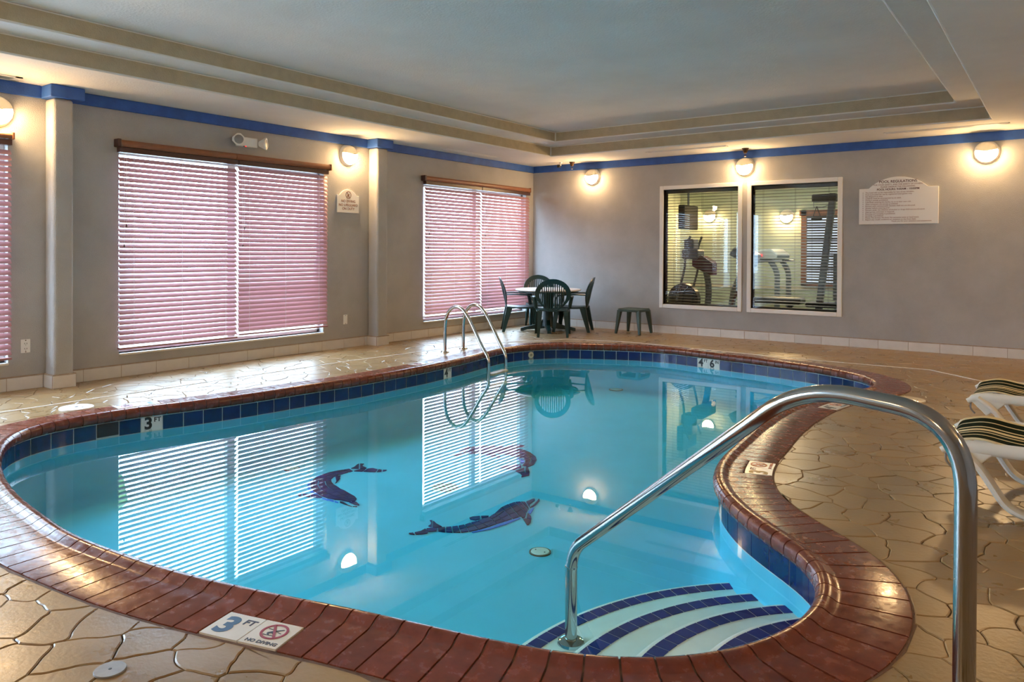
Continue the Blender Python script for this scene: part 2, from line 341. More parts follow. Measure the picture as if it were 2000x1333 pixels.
DOLPHINS = [{"sec":[[[2.552,-6.097],[2.622,-6.123]],[[2.534,-6.141],[2.615,-6.159]],[[2.514,-6.196],[2.615,-6.207]],[[2.501,-6.255],[2.61,-6.249]],[[2.506,-6.328],[2.617,-6.301]],[[2.522,-6.392],[2.643,-6.346]],[[2.558,-6.456],[2.688,-6.385]],[[2.637,-6.538],[2.756,-6.422]],[[2.722,-6.593],[2.814,-6.438]],[[2.8,-6.617],[2.875,-6.46]],[[2.874,-6.641],[2.929,-6.469]],[[2.942,-6.645],[3.001,-6.489]],[[3.005,-6.636],[3.071,-6.508]],[[3.058,-6.619],[3.12,-6.534]],[[3.117,-6.612],[3.148,-6.574]]],"polys":[["d",[[3.129,-6.615],[3.147,-6.586],[3.17,-6.58],[3.22,-6.602],[3.231,-6.616],[3.198,-6.626]]],["d",[[3.066,-6.636],[3.095,-6.629],[3.166,-6.65],[3.213,-6.656],[3.209,-6.662],[3.135,-6.659],[3.085,-6.655]]],["d",[[3.208,-6.651],[3.233,-6.632],[3.241,-6.643],[3.215,-6.657]]],["l",[[2.589,-6.522],[2.549,-6.453],[2.584,-6.481],[2.618,-6.518],[2.619,-6.543]]],["l",[[2.624,-6.552],[2.626,-6.526],[2.66,-6.555],[2.657,-6.578]]],["l",[[2.667,-6.584],[2.67,-6.562],[2.721,-6.594],[2.726,-6.615]]],["l",[[2.735,-6.62],[2.729,-6.598],[2.798,-6.618],[2.792,-6.642]]],["l",[[2.802,-6.644],[2.806,-6.622],[2.852,-6.634],[2.833,-6.649]]],["l",[[2.921,-6.669],[2.957,-6.657],[2.999,-6.672],[2.965,-6.674]]],["l",[[2.962,-6.656],[3.023,-6.646],[3.043,-6.668],[3.004,-6.671]]],["l",[[3.031,-6.647],[3.08,-6.656],[3.078,-6.667],[3.049,-6.667]]],["d",[[2.609,-6.288],[2.635,-6.253],[2.675,-6.294],[2.707,-6.361]]],["d",[[2.713,-6.368],[2.681,-6.301],[2.708,-6.333],[2.74,-6.381],[2.745,-6.404]]],["d",[[2.742,-6.725],[2.744,-6.691],[2.782,-6.719],[2.769,-6.731]]],["d",[[2.748,-6.688],[2.787,-6.659],[2.844,-6.699],[2.79,-6.717]]],["d",[[2.793,-6.658],[2.854,-6.64],[2.917,-6.656],[2.872,-6.69],[2.849,-6.698]]],["d",[[2.554,-6.087],[2.541,-6.045],[2.51,-5.986],[2.509,-5.96],[2.609,-6.054]]],["d",[[2.51,-5.957],[2.54,-5.937],[2.558,-5.97],[2.584,-5.991],[2.639,-6.001],[2.652,-6.021],[2.613,-6.051]]],["d",[[2.624,-6.122],[2.621,-6.061],[2.658,-6.033],[2.683,-6.087]]],["d",[[2.687,-6.084],[2.657,-6.014],[2.68,-5.979],[2.734,-5.979],[2.771,-6.034],[2.739,-6.059]]],["d",[[2.737,-5.977],[2.769,-5.969],[2.798,-6.0],[2.776,-6.032]]],["d",[[2.772,-5.966],[2.8,-5.948],[2.81,-5.971],[2.799,-5.995]]]]},{"sec":[[[3.539,-5.235],[3.604,-5.24]],[[3.512,-5.159],[3.603,-5.158]],[[3.475,-5.101],[3.548,-5.039]],[[3.432,-5.069],[3.484,-4.962]],[[3.389,-5.064],[3.374,-4.885]],[[3.315,-5.061],[3.285,-4.851]],[[3.216,-5.061],[3.202,-4.851]],[[3.156,-5.091],[3.103,-4.867]],[[3.098,-5.135],[2.997,-4.908]],[[3.065,-5.167],[2.948,-4.945]],[[3.024,-5.2],[2.907,-5.003]],[[2.968,-5.225],[2.881,-5.047]]],"polys":[["d",[[2.891,-5.216],[2.857,-5.097],[2.878,-5.049],[2.956,-5.222],[2.92,-5.209]]],["d",[[2.941,-5.264],[2.967,-5.235],[2.967,-5.265],[2.944,-5.347],[2.924,-5.295]]],["d",[[3.106,-4.858],[3.131,-4.789],[3.178,-4.83],[3.142,-4.873]]],["d",[[3.134,-4.784],[3.169,-4.736],[3.218,-4.739],[3.227,-4.782],[3.194,-4.843]]],["d",[[3.106,-5.16],[3.164,-5.101],[3.212,-5.131],[3.2,-5.179]]],["d",[[3.216,-5.128],[3.259,-5.134],[3.267,-5.16],[3.209,-5.181]]],["l",[[3.383,-5.084],[3.415,-5.089],[3.448,-5.136],[3.406,-5.11]]],["l",[[3.423,-5.091],[3.475,-5.107],[3.505,-5.149],[3.463,-5.153]]],["l",[[3.471,-5.167],[3.511,-5.159],[3.506,-5.205]]],["d",[[3.419,-5.38],[3.442,-5.308],[3.486,-5.294],[3.52,-5.371],[3.484,-5.385]]],["d",[[3.487,-5.288],[3.499,-5.238],[3.53,-5.228],[3.574,-5.289],[3.561,-5.366],[3.526,-5.371]]],["d",[[3.585,-5.387],[3.587,-5.307],[3.59,-5.269],[3.648,-5.351],[3.639,-5.41]]],["d",[[3.591,-5.263],[3.607,-5.245],[3.693,-5.343],[3.663,-5.366]]],["d",[[3.649,-5.415],[3.656,-5.361],[3.669,-5.375],[3.702,-5.357],[3.733,-5.409],[3.711,-5.481],[3.685,-5.439]]]]},{"sec":[[[3.899,-6.603],[3.94,-6.645]],[[3.929,-6.564],[3.985,-6.627]],[[3.954,-6.537],[4.023,-6.606]],[[3.976,-6.504],[4.061,-6.578]],[[3.994,-6.465],[4.089,-6.537]],[[4.002,-6.417],[4.116,-6.48]],[[4.016,-6.372],[4.133,-6.41]],[[4.03,-6.274],[4.145,-6.338]],[[4.021,-6.209],[4.158,-6.273]],[[3.985,-6.087],[4.169,-6.213]],[[3.986,-6.009],[4.184,-6.158]],[[3.996,-5.951],[4.175,-6.075]],[[4.021,-5.922],[4.151,-6.018]],[[4.05,-5.907],[4.133,-5.984]]],"polys":[["d",[[4.049,-5.902],[4.053,-5.828],[4.069,-5.821],[4.085,-5.844],[4.102,-5.927],[4.129,-5.978]]],["d",[[4.134,-5.983],[4.121,-5.916],[4.095,-5.837],[4.084,-5.811],[4.094,-5.802],[4.114,-5.832],[4.138,-5.904],[4.147,-5.955]]],["l",[[4.106,-6.536],[4.141,-6.42],[4.164,-6.282],[4.19,-6.166],[4.204,-6.177],[4.192,-6.319],[4.163,-6.44],[4.119,-6.537]]],["l",[[4.17,-6.05],[4.154,-5.965],[4.178,-5.998],[4.207,-6.068],[4.187,-6.074]]],["d",[[3.941,-6.359],[3.945,-6.333],[3.978,-6.294],[4.012,-6.335],[4.002,-6.371],[3.963,-6.378]]],["d",[[3.98,-6.29],[4.017,-6.257],[4.027,-6.271],[4.012,-6.323]]],["d",[[4.174,-6.139],[4.171,-6.096],[4.182,-6.081],[4.216,-6.142],[4.208,-6.166]]],["d",[[4.184,-6.08],[4.2,-6.079],[4.238,-6.108],[4.267,-6.147],[4.228,-6.151]]],["d",[[4.217,-6.173],[4.232,-6.158],[4.272,-6.156],[4.292,-6.189],[4.309,-6.24],[4.293,-6.242],[4.251,-6.203]]],["d",[[3.9,-6.599],[3.87,-6.617],[3.813,-6.551],[3.805,-6.531],[3.851,-6.556],[3.909,-6.571]]],["d",[[3.864,-6.613],[3.835,-6.618],[3.829,-6.59],[3.803,-6.558],[3.776,-6.541],[3.791,-6.527],[3.811,-6.552]]],["d",[[3.904,-6.608],[3.872,-6.623],[3.853,-6.651],[3.87,-6.673],[3.901,-6.682],[3.932,-6.646]]],["d",[[3.851,-6.655],[3.854,-6.701],[3.84,-6.741],[3.871,-6.76],[3.897,-6.733],[3.913,-6.702],[3.901,-6.685]]],["d",[[3.839,-6.745],[3.82,-6.767],[3.837,-6.778],[3.868,-6.764]]]]}]
BALL = [[3.427,-6.002],[3.518,-5.933],[3.341,-5.906],[3.505,-6.092],[3.335,-6.072]]
DRAINS = [[4.591,-6.532],[2.203,-6.359],[2.575,-1.949]]
# ============================================================ ROOM SHELL
ZS, Z2, Z3 = 2.518, 2.664, 2.805          # soffit, step and upper ceiling heights
XR, YF = 8.9, -11.6                        # right and near wall planes
WIN = [(-9.05, -7.462, 0.235, 2.06), (-6.575, -4.245, 0.215, 2.06), (-2.565, -0.20, 0.215, 2.06), (-11.45, -9.25, 0.10, 2.25)]   # left wall openings, the last an unseen one added for daylight: y0,y1,z0,z1
IWIN = [(2.275, 3.360, 0.415, 2.045), (3.540, 4.620, 0.415, 2.045)]                             # back wall openings x0,x1,z0,z1

def wall_with_holes(name, axis, lo, hi, ztop, holes, thick, m):
    """axis 'y': wall in plane x=0 running along y; axis 'x': wall in plane y=0 running along x. Thickness goes away from the room"""
    mb = MB(); cuts = sorted({lo, hi, *[h[0] for h in holes], *[h[1] for h in holes]})
    for a, b in zip(cuts[:-1], cuts[1:]):
        hs = [h for h in holes if h[0] <= a + 1e-6 and h[1] >= b - 1e-6]
        spans = [(-0.1, ztop)] if not hs else [(-0.1, hs[0][2]), (hs[0][3], ztop)]
        for z0, z1 in spans:
            if axis == 'y': mb.box(-thick, 0, a, b, z0, z1)
            else: mb.box(a, b, 0, thick, z0, z1)
    o = mb.obj(name, m); o['kind'] = 'structure'; return o
wl = wall_with_holes('wall_left', 'y', YF, 0.16, 2.9, WIN, 0.16, M['wall'])
wb = wall_with_holes('wall_back', 'x', 0.0, XR, 2.9, IWIN, 0.14, M['wall'])
mb = MB(); mb.box(XR, XR + 0.15, YF, 0.14, -0.1, 2.9); o = mb.obj('wall_right', M['wall']); o['kind'] = 'structure'
mb = MB(); mb.box(-0.16, XR + 0.15, YF - 0.15, YF, -0.1, 2.9); o = mb.obj('wall_front', M['wall']); o['kind'] = 'structure'

# ceiling: upper slab, two stepped rings with rounded lips
ceil = struct('ceiling', 'stepped tray ceiling of rough plaster with tan edges')
mb = MB(); mb.box(-0.16, XR + 0.15, YF - 0.15, 0.14, Z3, 2.9); mb.obj('upper_panel', M['ceil'], ceil)
def tray_ring(name, x0, x1, y0, y1, z0, z1):
    ox0, ox1, oy0, oy1 = 0, XR, YF, 0
    vs_ = [(x, y, z) for z in (z0, z1) for x, y in ((ox0, oy0), (ox1, oy0), (ox1, oy1), (ox0, oy1), (x0, y0), (x1, y0), (x1, y1), (x0, y1))]
    fs_ = []
    for k in range(4):
        n = (k + 1) % 4
        fs_ += [(k, n, 4 + n, 4 + k), (8 + k, 12 + k, 12 + n, 8 + n), (4 + k, 4 + n, 12 + n, 12 + k), (k, 8 + k, 8 + n, n)]
    me = MB().add(vs_, fs_).mesh(name); me.materials.append(M['ceil']); me.materials.append(M['fascia'])
    for p_ in me.polygons:
        if abs(p_.normal.z) < 0.3: p_.material_index = 1  # upright faces take the tan colour
    o = link(name, me, ceil, bevel=0.014)
    o.modifiers['bevel'].segments = 3; o.modifiers['bevel'].material = 0
    return o
tray_ring('lower_soffit', 0.947, 6.285, -10.9, -0.930, ZS, Z2)
tray_ring('upper_step', 1.238, 6.004, -10.6, -1.2566, Z2, Z3)

# blue trim under the soffit, wrapped around the two pilasters
ZT0, ZT1 = 2.415, 2.517
tr = struct('trim_1', 'royal blue painted trim band along the left wall')
for a, b in ((YF, -7.225), (-6.955, -3.595), (-3.325, -0.03)):
    mb = MB(); mb.box(0, 0.03, a, b, ZT0, ZT1); mb.obj('trim_board', M['blue'], tr, bevel=0.004)
for a, b in ((-7.225, -6.955), (-3.595, -3.325)):
    mb = MB(); mb.box(0, 0.205, a, b, ZT0 - 0.002, ZT1); mb.obj('trim_cap', M['blue'], tr, bevel=0.008)
tr2 = struct('trim_2', 'royal blue painted trim band along the back wall')
mb = MB(); mb.box(0.0, XR, -0.03, 0, ZT0, ZT1); mb.obj('trim_board', M['blue'], tr2, bevel=0.004)
tr3 = struct('trim_3', 'royal blue trim band along the right wall')
mb = MB(); mb.box(XR - 0.03, XR, YF, -0.03, ZT0, ZT1); mb.obj('trim_board', M['blue'], tr3, bevel=0.004)

# pilasters on the left wall
for k, (a, b) in enumerate(((-7.19, -7.03), (-3.56, -3.38))):
    mb = MB(); mb.box(0, 0.17, a, b, 0, ZT0); o = mb.obj('pillar', M['wall'], bevel=0.03); o.modifiers['bevel'].segments = 4
    o['kind'] = 'structure'; o['label'] = ('square plastered pilaster beside the outlet at the far left', 'square plastered pilaster between the two wide blinds')[k]

# baseboards of cream tiles, each tile its own piece
BH = 0.105
def base_run(parent, p0, p1, first, pitch, depth=0.012):
    """tiles along the line p0->p1; normal to the right of travel points into the room"""
    p0 = Vector((*p0, 0)); p1 = Vector((*p1, 0)); d = (p1 - p0); Lr = d.length; d.normalize(); n = Vector((d.y, -d.x, 0))
    Mx = Matrix((d, n, Vector((0, 0, 1)))).transposed().to_4x4(); Mx.translation = p0
    s = 0.0; e = first
    while s < Lr - 0.01:
        e = min(e, Lr)
        mb = MB(); mb.box(s + 0.002, e - 0.002, 0.001, depth, 0.0, BH, Mx); mb.obj('tile', M['basetile'], parent, bevel=0.002)
        s = e; e = s + pitch
    mb = MB(); mb.box(0, Lr, 0, depth - 0.003, 0, BH + 0.002, Mx); mb.box(0, Lr, 0, depth + 0.001, BH + 0.002, BH + 0.011, Mx); mb.obj('grout', M['grout'], parent)
bl = struct('baseboard_left', 'skirting of long cream tiles along the left wall')
P_ = 0.327
base_run(bl, (0, YF), (0, -7.205), 0.2, P_); base_run(bl, (0, -7.015), (0, -3.575), 0.13, P_); base_run(bl, (0, -3.365), (0, 0), 0.24, P_)
for a, b in ((-7.19, -7.03), (-3.56, -3.38)):
    base_run(bl, (0, a - 0.0), (0.17, a - 0.0), 0.4, 1) ; base_run(bl, (0.17, a - 0.012), (0.17, b + 0.012), 0.4, 1); base_run(bl, (0.17, b), (0, b), 0.4, 1)
bb_ = struct('baseboard_back', 'skirting of long pale tiles along the back wall')
base_run(bb_, (0, 0), (XR, 0), 0.186, P_)

# windows of the left wall: frame, mullion, panes, sill
def left_window(n, y0, y1, z0, z1, mull):
    w = struct('window_%d' % n)
    x0, x1 = -0.13, -0.075; t = 0.035
    mb = MB()
    mb.box(x0, x1, y0, y1, z0, z0 + t); mb.box(x0, x1, y0, y1, z1 - t, z1); mb.box(x0, x1, y0, y0 + t, z0, z1); mb.box(x0, x1, y1 - t, y1, z0, z1)
    mb.obj('frame', M['white'], w, bevel=0.004)
    ys = [y0 + t]
    for my in mull:
        mb = MB(); mb.box(x0, x1, my - 0.045, my + 0.045, z0 + t, z1 - t); mb.obj('mullion', M['white'], w, bevel=0.004); ys += [my - 0.045, my + 0.045]
    ys.append(y1 - t)
    for a, b in zip(ys[::2], ys[1::2]):
        mb = MB(); mb.box(-0.104, -0.100, a, b, z0 + t, z1 - t); mb.obj('pane', M['glass'], w)
    mb = MB(); mb.box(-0.13, 0.022, y0, y1, z0 - 0.02, z0); mb.obj('sill', M['white'], w, bevel=0.006)
left_window(1, *WIN[0], [-8.25]); left_window(2, *WIN[1], [-5.385]); left_window(3, *WIN[2], [-1.40]); left_window(7, *WIN[3], [-10.4])  # last window is unseen, added to let in more daylight

# interior windows of the back wall, white casings
for k, (x0, x1, z0, z1) in enumerate(IWIN):
    w = struct('window_%d' % (4 + k), 'white framed interior window onto the exercise room')
    t = 0.055
    for nm, bx in (('casing', (x0 - t, x0, z0 - t, z1 + t)), ('casing', (x1, x1 + t, z0 - t, z1 + t)), ('casing', (x0, x1, z1, z1 + t)), ('casing', (x0, x1, z0 - t, z0))):
        mb = MB(); mb.box(bx[0], bx[1], -0.022, 0.0, bx[2], bx[3]); mb.obj(nm, M['white'], w, bevel=0.005)
    mb = MB(); mb.box(x0, x1, 0.0, 0.14, z0 - 0.012, z0); mb.box(x0, x1, 0, 0.14, z1, z1 + 0.012); mb.box(x0 - 0.012, x0, 0, 0.14, z0, z1); mb.box(x1, x1 + 0.012, 0, 0.14, z0, z1)
    mb.obj('reveal', M['valance'], w)
    mb = MB(); mb.box(x0, x1, 0.03, 0.036, z0, z1); mb.obj('pane', M['glass'], w)

# ============================================================ POOL GEOMETRY
def dense(P, n):
    """closed Catmull-Rom through P resampled to n points by arc length"""
    m = len(P); Q = []
    for i in range(m):
        a, b, c, d = (Vector(P[(i + k - 1) % m]) for k in range(4))
        for j in range(8):
            t = j / 8; Q.append(0.5 * ((2 * b) + (c - a) * t + (2 * a - 5 * b + 4 * c - d) * t * t + (3 * b - a - 3 * c + d) * t ** 3))
    Ls = [0.0]
    for i in range(len(Q)): Ls.append(Ls[-1] + (Q[(i + 1) % len(Q)] - Q[i]).length)
    out = []; k = 0
    for i in range(n):
        s = Ls[-1] * i / n
        while Ls[k + 1] < s: k += 1
        u = (s - Ls[k]) / (Ls[k + 1] - Ls[k]); out.append(Q[k].lerp(Q[(k + 1) % len(Q)], u))
    return out, Ls[-1]
ND = 1600
CUR, PERIM = dense(NOSE, ND)
area = sum(CUR[i].x * CUR[(i + 1) % ND].y - CUR[(i + 1) % ND].x * CUR[i].y for i in range(ND))
if area < 0: CUR.reverse()
NRM = []
for i in range(ND):
    t = (CUR[(i + 3) % ND] - CUR[(i - 3) % ND]).normalized(); NRM.append(Vector((t.y, -t.x)))       # outward (away from the water)
def at_s(s, u, z=0.0):
    """point at arc length s, u metres outside the nose line"""
    q = (s / PERIM * ND) % ND; i = int(q); f = q - i; j = (i + 1) % ND
    c = CUR[i].lerp(CUR[j], f); n = NRM[i].lerp(NRM[j], f).normalized()
    return Vector((c.x + n.x * u, c.y + n.y * u, z))
def frame_s(s):
    q = int(round(s / PERIM * ND)) % ND; n = NRM[q]; return Vector((-n.y, n.x, 0)), Vector((n.x, n.y, 0))    # tangent, outward
def near_s(x, y):
    k = min(range(ND), key=lambda i: (CUR[i].x - x) ** 2 + (CUR[i].y - y) ** 2); return k / ND * PERIM
def loop_at(u, z, n=400): return [at_s(PERIM * i / n, u, z) for i in range(n)]
ZW, ZF = -0.140, -0.50

# ------------------------------------------------------------ deck: slab with hole, stones
fl = bmesh.new()
outer = [Vector((0, YF, -0.008)), Vector((XR, YF, -0.008)), Vector((XR, 0, -0.008)), Vector((0, 0, -0.008))]
def add_loop(bm, pts):
    vs_ = [bm.verts.new(p_) for p_ in pts]; return [bm.edges.new((vs_[i], vs_[(i + 1) % len(vs_)])) for i in range(len(vs_))]
ed = add_loop(fl, outer) + add_loop(fl, loop_at(0.03, -0.008, 300))
bmesh.ops.triangle_fill(fl, use_beauty=True, use_dissolve=False, edges=ed)
bmesh.ops.recalc_face_normals(fl, faces=fl.faces)
me = bpy.data.meshes.new('floor'); fl.to_mesh(fl and me); fl.free(); me.materials.append(M['joint'])
floor = link('floor', me); floor['kind'] = 'structure'; floor['label'] = 'stamped concrete pool deck in a random stone pattern'

UO = 0.297
OUT = [at_s(PERIM * i / 500, UO) for i in range(500)]
def inside_out(x, y):
    c = False; j = 499
    for i in range(500):
        a, b = OUT[i], OUT[j]
        if (a.y > y) != (b.y > y) and x < (b.x - a.x) * (y - a.y) / (b.y - a.y) + a.x: c = not c
        j = i
    return c
def dist_out(x, y):
    k = min(range(500), key=lambda i: (OUT[i].x - x) ** 2 + (OUT[i].y - y) ** 2)
    best = None
    for a, b in ((OUT[k - 1], OUT[k]), (OUT[k], OUT[(k + 1) % 500])):
        d = b - a; t = max(0, min(1, ((x - a.x) * d.x + (y - a.y) * d.y) / (d.x * d.x + d.y * d.y))); q = a + d * t
        dd = hypot(q.x - x, q.y - y)
        i0 = k - 1 if a is OUT[k - 1] else k
        if best is None or dd < best[0]: best = (dd, q, i0 + t)
    return best
# signed grid for speed
G = 0.10; GX = int(XR / G) + 2; GY = int(-YF / G) + 2
SG = {}
def sgrid(x, y):
    k = (int(x / G), int(-y / G))
    if k not in SG:
        cx, cy_ = (k[0] + 0.5) * G, -(k[1] + 0.5) * G; d = dist_out(cx, cy_)[0]; SG[k] = -d if inside_out(cx, cy_) else d
    return SG[k]
seeds = []; cell = 0.178; r2 = random.Random(21)
yy = YF - 0.1; row = 0
while yy < 0.2:
    xx = -0.2 + (cell * 0.5 if row % 2 else 0)
    while xx < XR + 0.2:
        seeds.append((xx + r2.uniform(-.42, .42) * cell, yy + r2.uniform(-.42, .42) * cell)); xx += cell * 1.18
    yy += cell * 0.86; row += 1
buck = {}
for i, (x, y) in enumerate(seeds): buck.setdefault((int(x // 0.4), int(y // 0.4)), []).append(i)
def clip(poly, a, b, c):
    out = []
    for i in range(len(poly)):
        p_, q = poly[i], poly[(i + 1) % len(poly)]; dp = a * p_[0] + b * p_[1] - c; dq = a * q[0] + b * q[1] - c
        if dp <= 0: out.append(p_)
        if dp * dq < 0: t = dp / (dp - dq); out.append((p_[0] + (q[0] - p_[0]) * t, p_[1] + (q[1] - p_[1]) * t))
    return out
def wob(x, y):
    a = mnoise.noise(Vector((x * 7.5, y * 7.5, 3.1))); b = mnoise.noise(Vector((x * 7.5, y * 7.5, 9.7)))
    c = mnoise.noise(Vector((x * 24, y * 24, 1.1))); d = mnoise.noise(Vector((x * 24, y * 24, 5.7)))
    return x + 0.052 * a + 0.006 * c, y + 0.052 * b + 0.006 * d
cells = []
for i, (sx, sy) in enumerate(seeds):
    g = sgrid(min(max(sx, 0.01), XR), min(max(sy, YF), -0.01))
    if g < -0.38: continue
    poly = [(sx - .5, sy - .5), (sx + .5, sy - .5), (sx + .5, sy + .5), (sx - .5, sy + .5)]
    bx, by = int(sx // 0.4), int(sy // 0.4)
    for ix in range(bx - 2, bx + 3):
        for iy in range(by - 2, by + 3):
            for j in buck.get((ix, iy), ()):
                if j != i:
                    ox, oy = seeds[j]; a, b = ox - sx, oy - sy
                    if a * a + b * b < 0.9: poly = clip(poly, a, b, (ox * ox + oy * oy - sx * sx - sy * sy) / 2)
    if len(poly) < 3: continue
    near = hypot(sx - 6.9, sy + 9.95)
    st = 0.012 if g < 0.42 else (0.035 if near < 5 else 0.07)
    pts = []
    for k in range(len(poly)):
        p_, q = poly[k], poly[(k + 1) % len(poly)]; L_ = hypot(q[0] - p_[0], q[1] - p_[1]); m_ = max(1, int(L_ / st))
        for t in range(m_): pts.append(wob(p_[0] + (q[0] - p_[0]) * t / m_, p_[1] + (q[1] - p_[1]) * t / m_))
    pts = [(min(max(x, 0.0), XR), min(max(y, YF), 0.0)) for x, y in pts]
    if g < 0.42:
        ins = [inside_out(x, y) for x, y in pts]
        if all(ins): continue
        if any(ins):
            k0 = next(k for k in range(len(pts)) if not ins[k]); pts = pts[k0:] + pts[:k0]; ins = ins[k0:] + ins[:k0]
            q2 = []; k = 0
            while k < len(pts):
                if not ins[k]: q2.append(pts[k]); k += 1; continue
                e = k
                while e + 1 < len(pts) and ins[e + 1]: e += 1
                t0 = dist_out(*pts[k - 1])[2]; t1 = dist_out(*pts[(e + 1) % len(pts)])[2]       # walk along the coping edge from entry to exit
                dt = (t1 - t0 + 250) % 500 - 250; m_ = max(1, int(abs(dt)))
                for q in range(m_ + 1):
                    tt = t0 + dt * q / m_; a = OUT[int(math.floor(tt)) % 500]; b = OUT[int(math.floor(tt) + 1) % 500]; c = a.lerp(b, tt - math.floor(tt)); q2.append((c.x, c.y))
                k = e + 1
            pts = q2
    # drop repeats
    q2 = []
    for p_ in pts:
        if not q2 or hypot(p_[0] - q2[-1][0], p_[1] - q2[-1][1]) > 0.006: q2.append(p_)
    if len(q2) > 2 and hypot(q2[0][0] - q2[-1][0], q2[0][1] - q2[-1][1]) < 0.006: q2.pop()
    if len(q2) < 3: continue
    A = sum(q2[k][0] * q2[(k + 1) % len(q2)][1] - q2[(k + 1) % len(q2)][0] * q2[k][1] for k in range(len(q2))) / 2
    if A < 0.0005: continue
    cells.append((near, q2))
def inset(pts, d):
    n = len(pts); out = []
    for k in range(n):
        a, b, c = pts[k - 1], pts[k], pts[(k + 1) % n]
        tx, ty = c[0] - a[0], c[1] - a[1]; l = hypot(tx, ty) or 1; out.append((b[0] - ty / l * d, b[1] + tx / l * d))
    return out
def stone(mb, pts, near):
    gap = r2.choice((0.0006, 0.0008, 0.0012, 0.0018, 0.0026)); zt = r2.uniform(-0.0008, 0.0012)
    a = inset(pts, gap); b = inset(pts, gap + 0.004); n = len(a)
    k = len(mb.v)
    mb.v += [(x, y, -0.009) for x, y in a] + [(x, y, zt - 0.003) for x, y in a] + [(x, y, zt) for x, y in b]
    for r in (0, 1):
        for q in range(n): mb.f.append((k + r * n + q, k + r * n + (q + 1) % n, k + (r + 1) * n + (q + 1) % n, k + (r + 1) * n + q))
    mb.f.append(tuple(range(k + 2 * n, k + 3 * n)))
# which stones show largest: in front of the camera and nearest first
cfd = Vector((-sin(radians(36.35)), cos(radians(36.35)))); crt = Vector((cfd.y, -cfd.x))
def seen(c):
    x = sum(p_[0] for p_ in c[1]) / len(c[1]) - 6.9023; y = sum(p_[1] for p_ in c[1]) / len(c[1]) + 9.9464
    f = x * cfd.x + y * cfd.y; r = x * crt.x + y * crt.y
    return f > 1.75 and abs(r) < f * 0.72
cells.sort(key=lambda c: c[0])
vis = [c for c in cells if seen(c)]; ids = {id(c) for c in vis[:290]}
for c in vis[:290]:
    mb = MB(); stone(mb, c[1], c[0]); me = mb.mesh('stone', fix=False); me.materials.append(M['stone']); link('stone', me, floor)
mb = MB()
for c in cells:
    if id(c) not in ids: stone(mb, c[1], c[0])
me = mb.mesh('stone_field', fix=False); me.materials.append(M['stone']); o = link('stone_field', me, floor); o['kind'] = 'stuff'

# white expansion joint on the deck
EJ = [(0.86, -11.4), (0.86, -7.0), (0.874, -4.636), (0.917, -4.164), (0.94, -3.783), (1.05, -2.6), (1.6, -1.55), (2.4, -1.30), (3.41, -1.40), (4.27, -1.50), (4.83, -1.52), (5.83, -1.50), (6.32, -1.97), (8.8, -2.6)]
mb = MB()
for a, b in zip(EJ[:-1], EJ[1:]):
    a = Vector((*a, 0)); b = Vector((*b, 0)); d = (b - a).normalized(); n = Vector((-d.y, d.x, 0)) * 0.007
    mb.add([a + n, b + n, b - n, a - n] + [Vector((v.x, v.y, 0.004)) for v in (a + n, b + n, b - n, a - n)], [(4, 5, 6, 7), (0, 1, 5, 4), (1, 2, 6, 5), (2, 3, 7, 6), (3, 0, 4, 7)])
o = mb.obj('expansion_joint', M['white'], floor); o['label'] = 'thin white expansion joint across the deck'

# ------------------------------------------------------------ coping of bullnose bricks
cop = struct('pool_coping', 'ring of terracotta bullnose bricks around the pool edge')
NB = int(round(PERIM / 0.0935)); PB = PERIM / NB
PROF = [(0.292, -0.02), (0.292, 0.004), (0.288, 0.006), (0.088, 0.006), (0.074, 0.008), (0.060, 0.016), (0.046, 0.0225), (0.031, 0.0235), (0.016, 0.018), (0.004, 0.006), (0.0, -0.010), (0.001, -0.028), (0.008, -0.044), (0.020, -0.052), (0.05, -0.052)]
CUTP = [(0.148, -0.02), (0.148, 0.004), (0.144, 0.006)] + PROF[3:]
def brick_mesh(s0, s1, prof, nm):
    rings = [[at_s(s0 + (s1 - s0) * k / 3, u, z) for u, z in prof] for k in range(4)]
    mb = MB(); mb.loft(rings, closed=True); me = mb.mesh(nm); return me
MARK = [  # coping markers: position, list of tile faces in order along the walk anticlockwise
    ((4.957, -8.57), 'near'), ((5.592, -5.95), 'right'), ((5.53, -3.95), 'mid'), ((3.54, -1.62), 'far'), ((1.36, -7.06), 'left'), ((1.55, -4.32), 'leftfar')]
mk = {}; cut = set()
for (x, y), key in MARK:
    nb = 4.5 if key == 'far' else 3
    nb = int(round(nb)) if key != 'far' else 5
    k0 = int(round(near_s(x, y) / PB - nb / 2)); mk[key] = (k0, nb)
    for k in range(k0, k0 + nb): cut.add(k % NB)
for k in range(NB):
    g = 0.0032
    me = brick_mesh(k * PB + g, (k + 1) * PB - g, CUTP if k in cut else PROF, 'brick'); me.materials.append(M['brick'])
    link('brick', me, cop, smooth=True)
mb = MB()
GP = [(0.318, -0.03), (0.318, -0.0025), (0.298, -0.0015), (0.296, 0.0005), (0.09, 0.0005), (0.062, 0.010), (0.046, 0.016), (0.031, 0.0175), (0.018, 0.012), (0.009, 0.003), (0.006, -0.010), (0.007, -0.026), (0.013, -0.04), (0.022, -0.047), (0.05, -0.05)]
rings = [[at_s(PERIM * i / 320, u, z) for u, z in GP] for i in range(320)]
n_ = len(GP); vs_ = [v for r in rings for v in r]
mb.add(vs_, [(i * n_ + k, i * n_ + (k + 1) % n_, ((i + 1) % 320) * n_ + (k + 1) % n_, ((i + 1) % 320) * n_ + k) for i in range(320) for k in range(n_)])
mb.obj('mortar_bed', M['mortar'], cop, smooth=True)

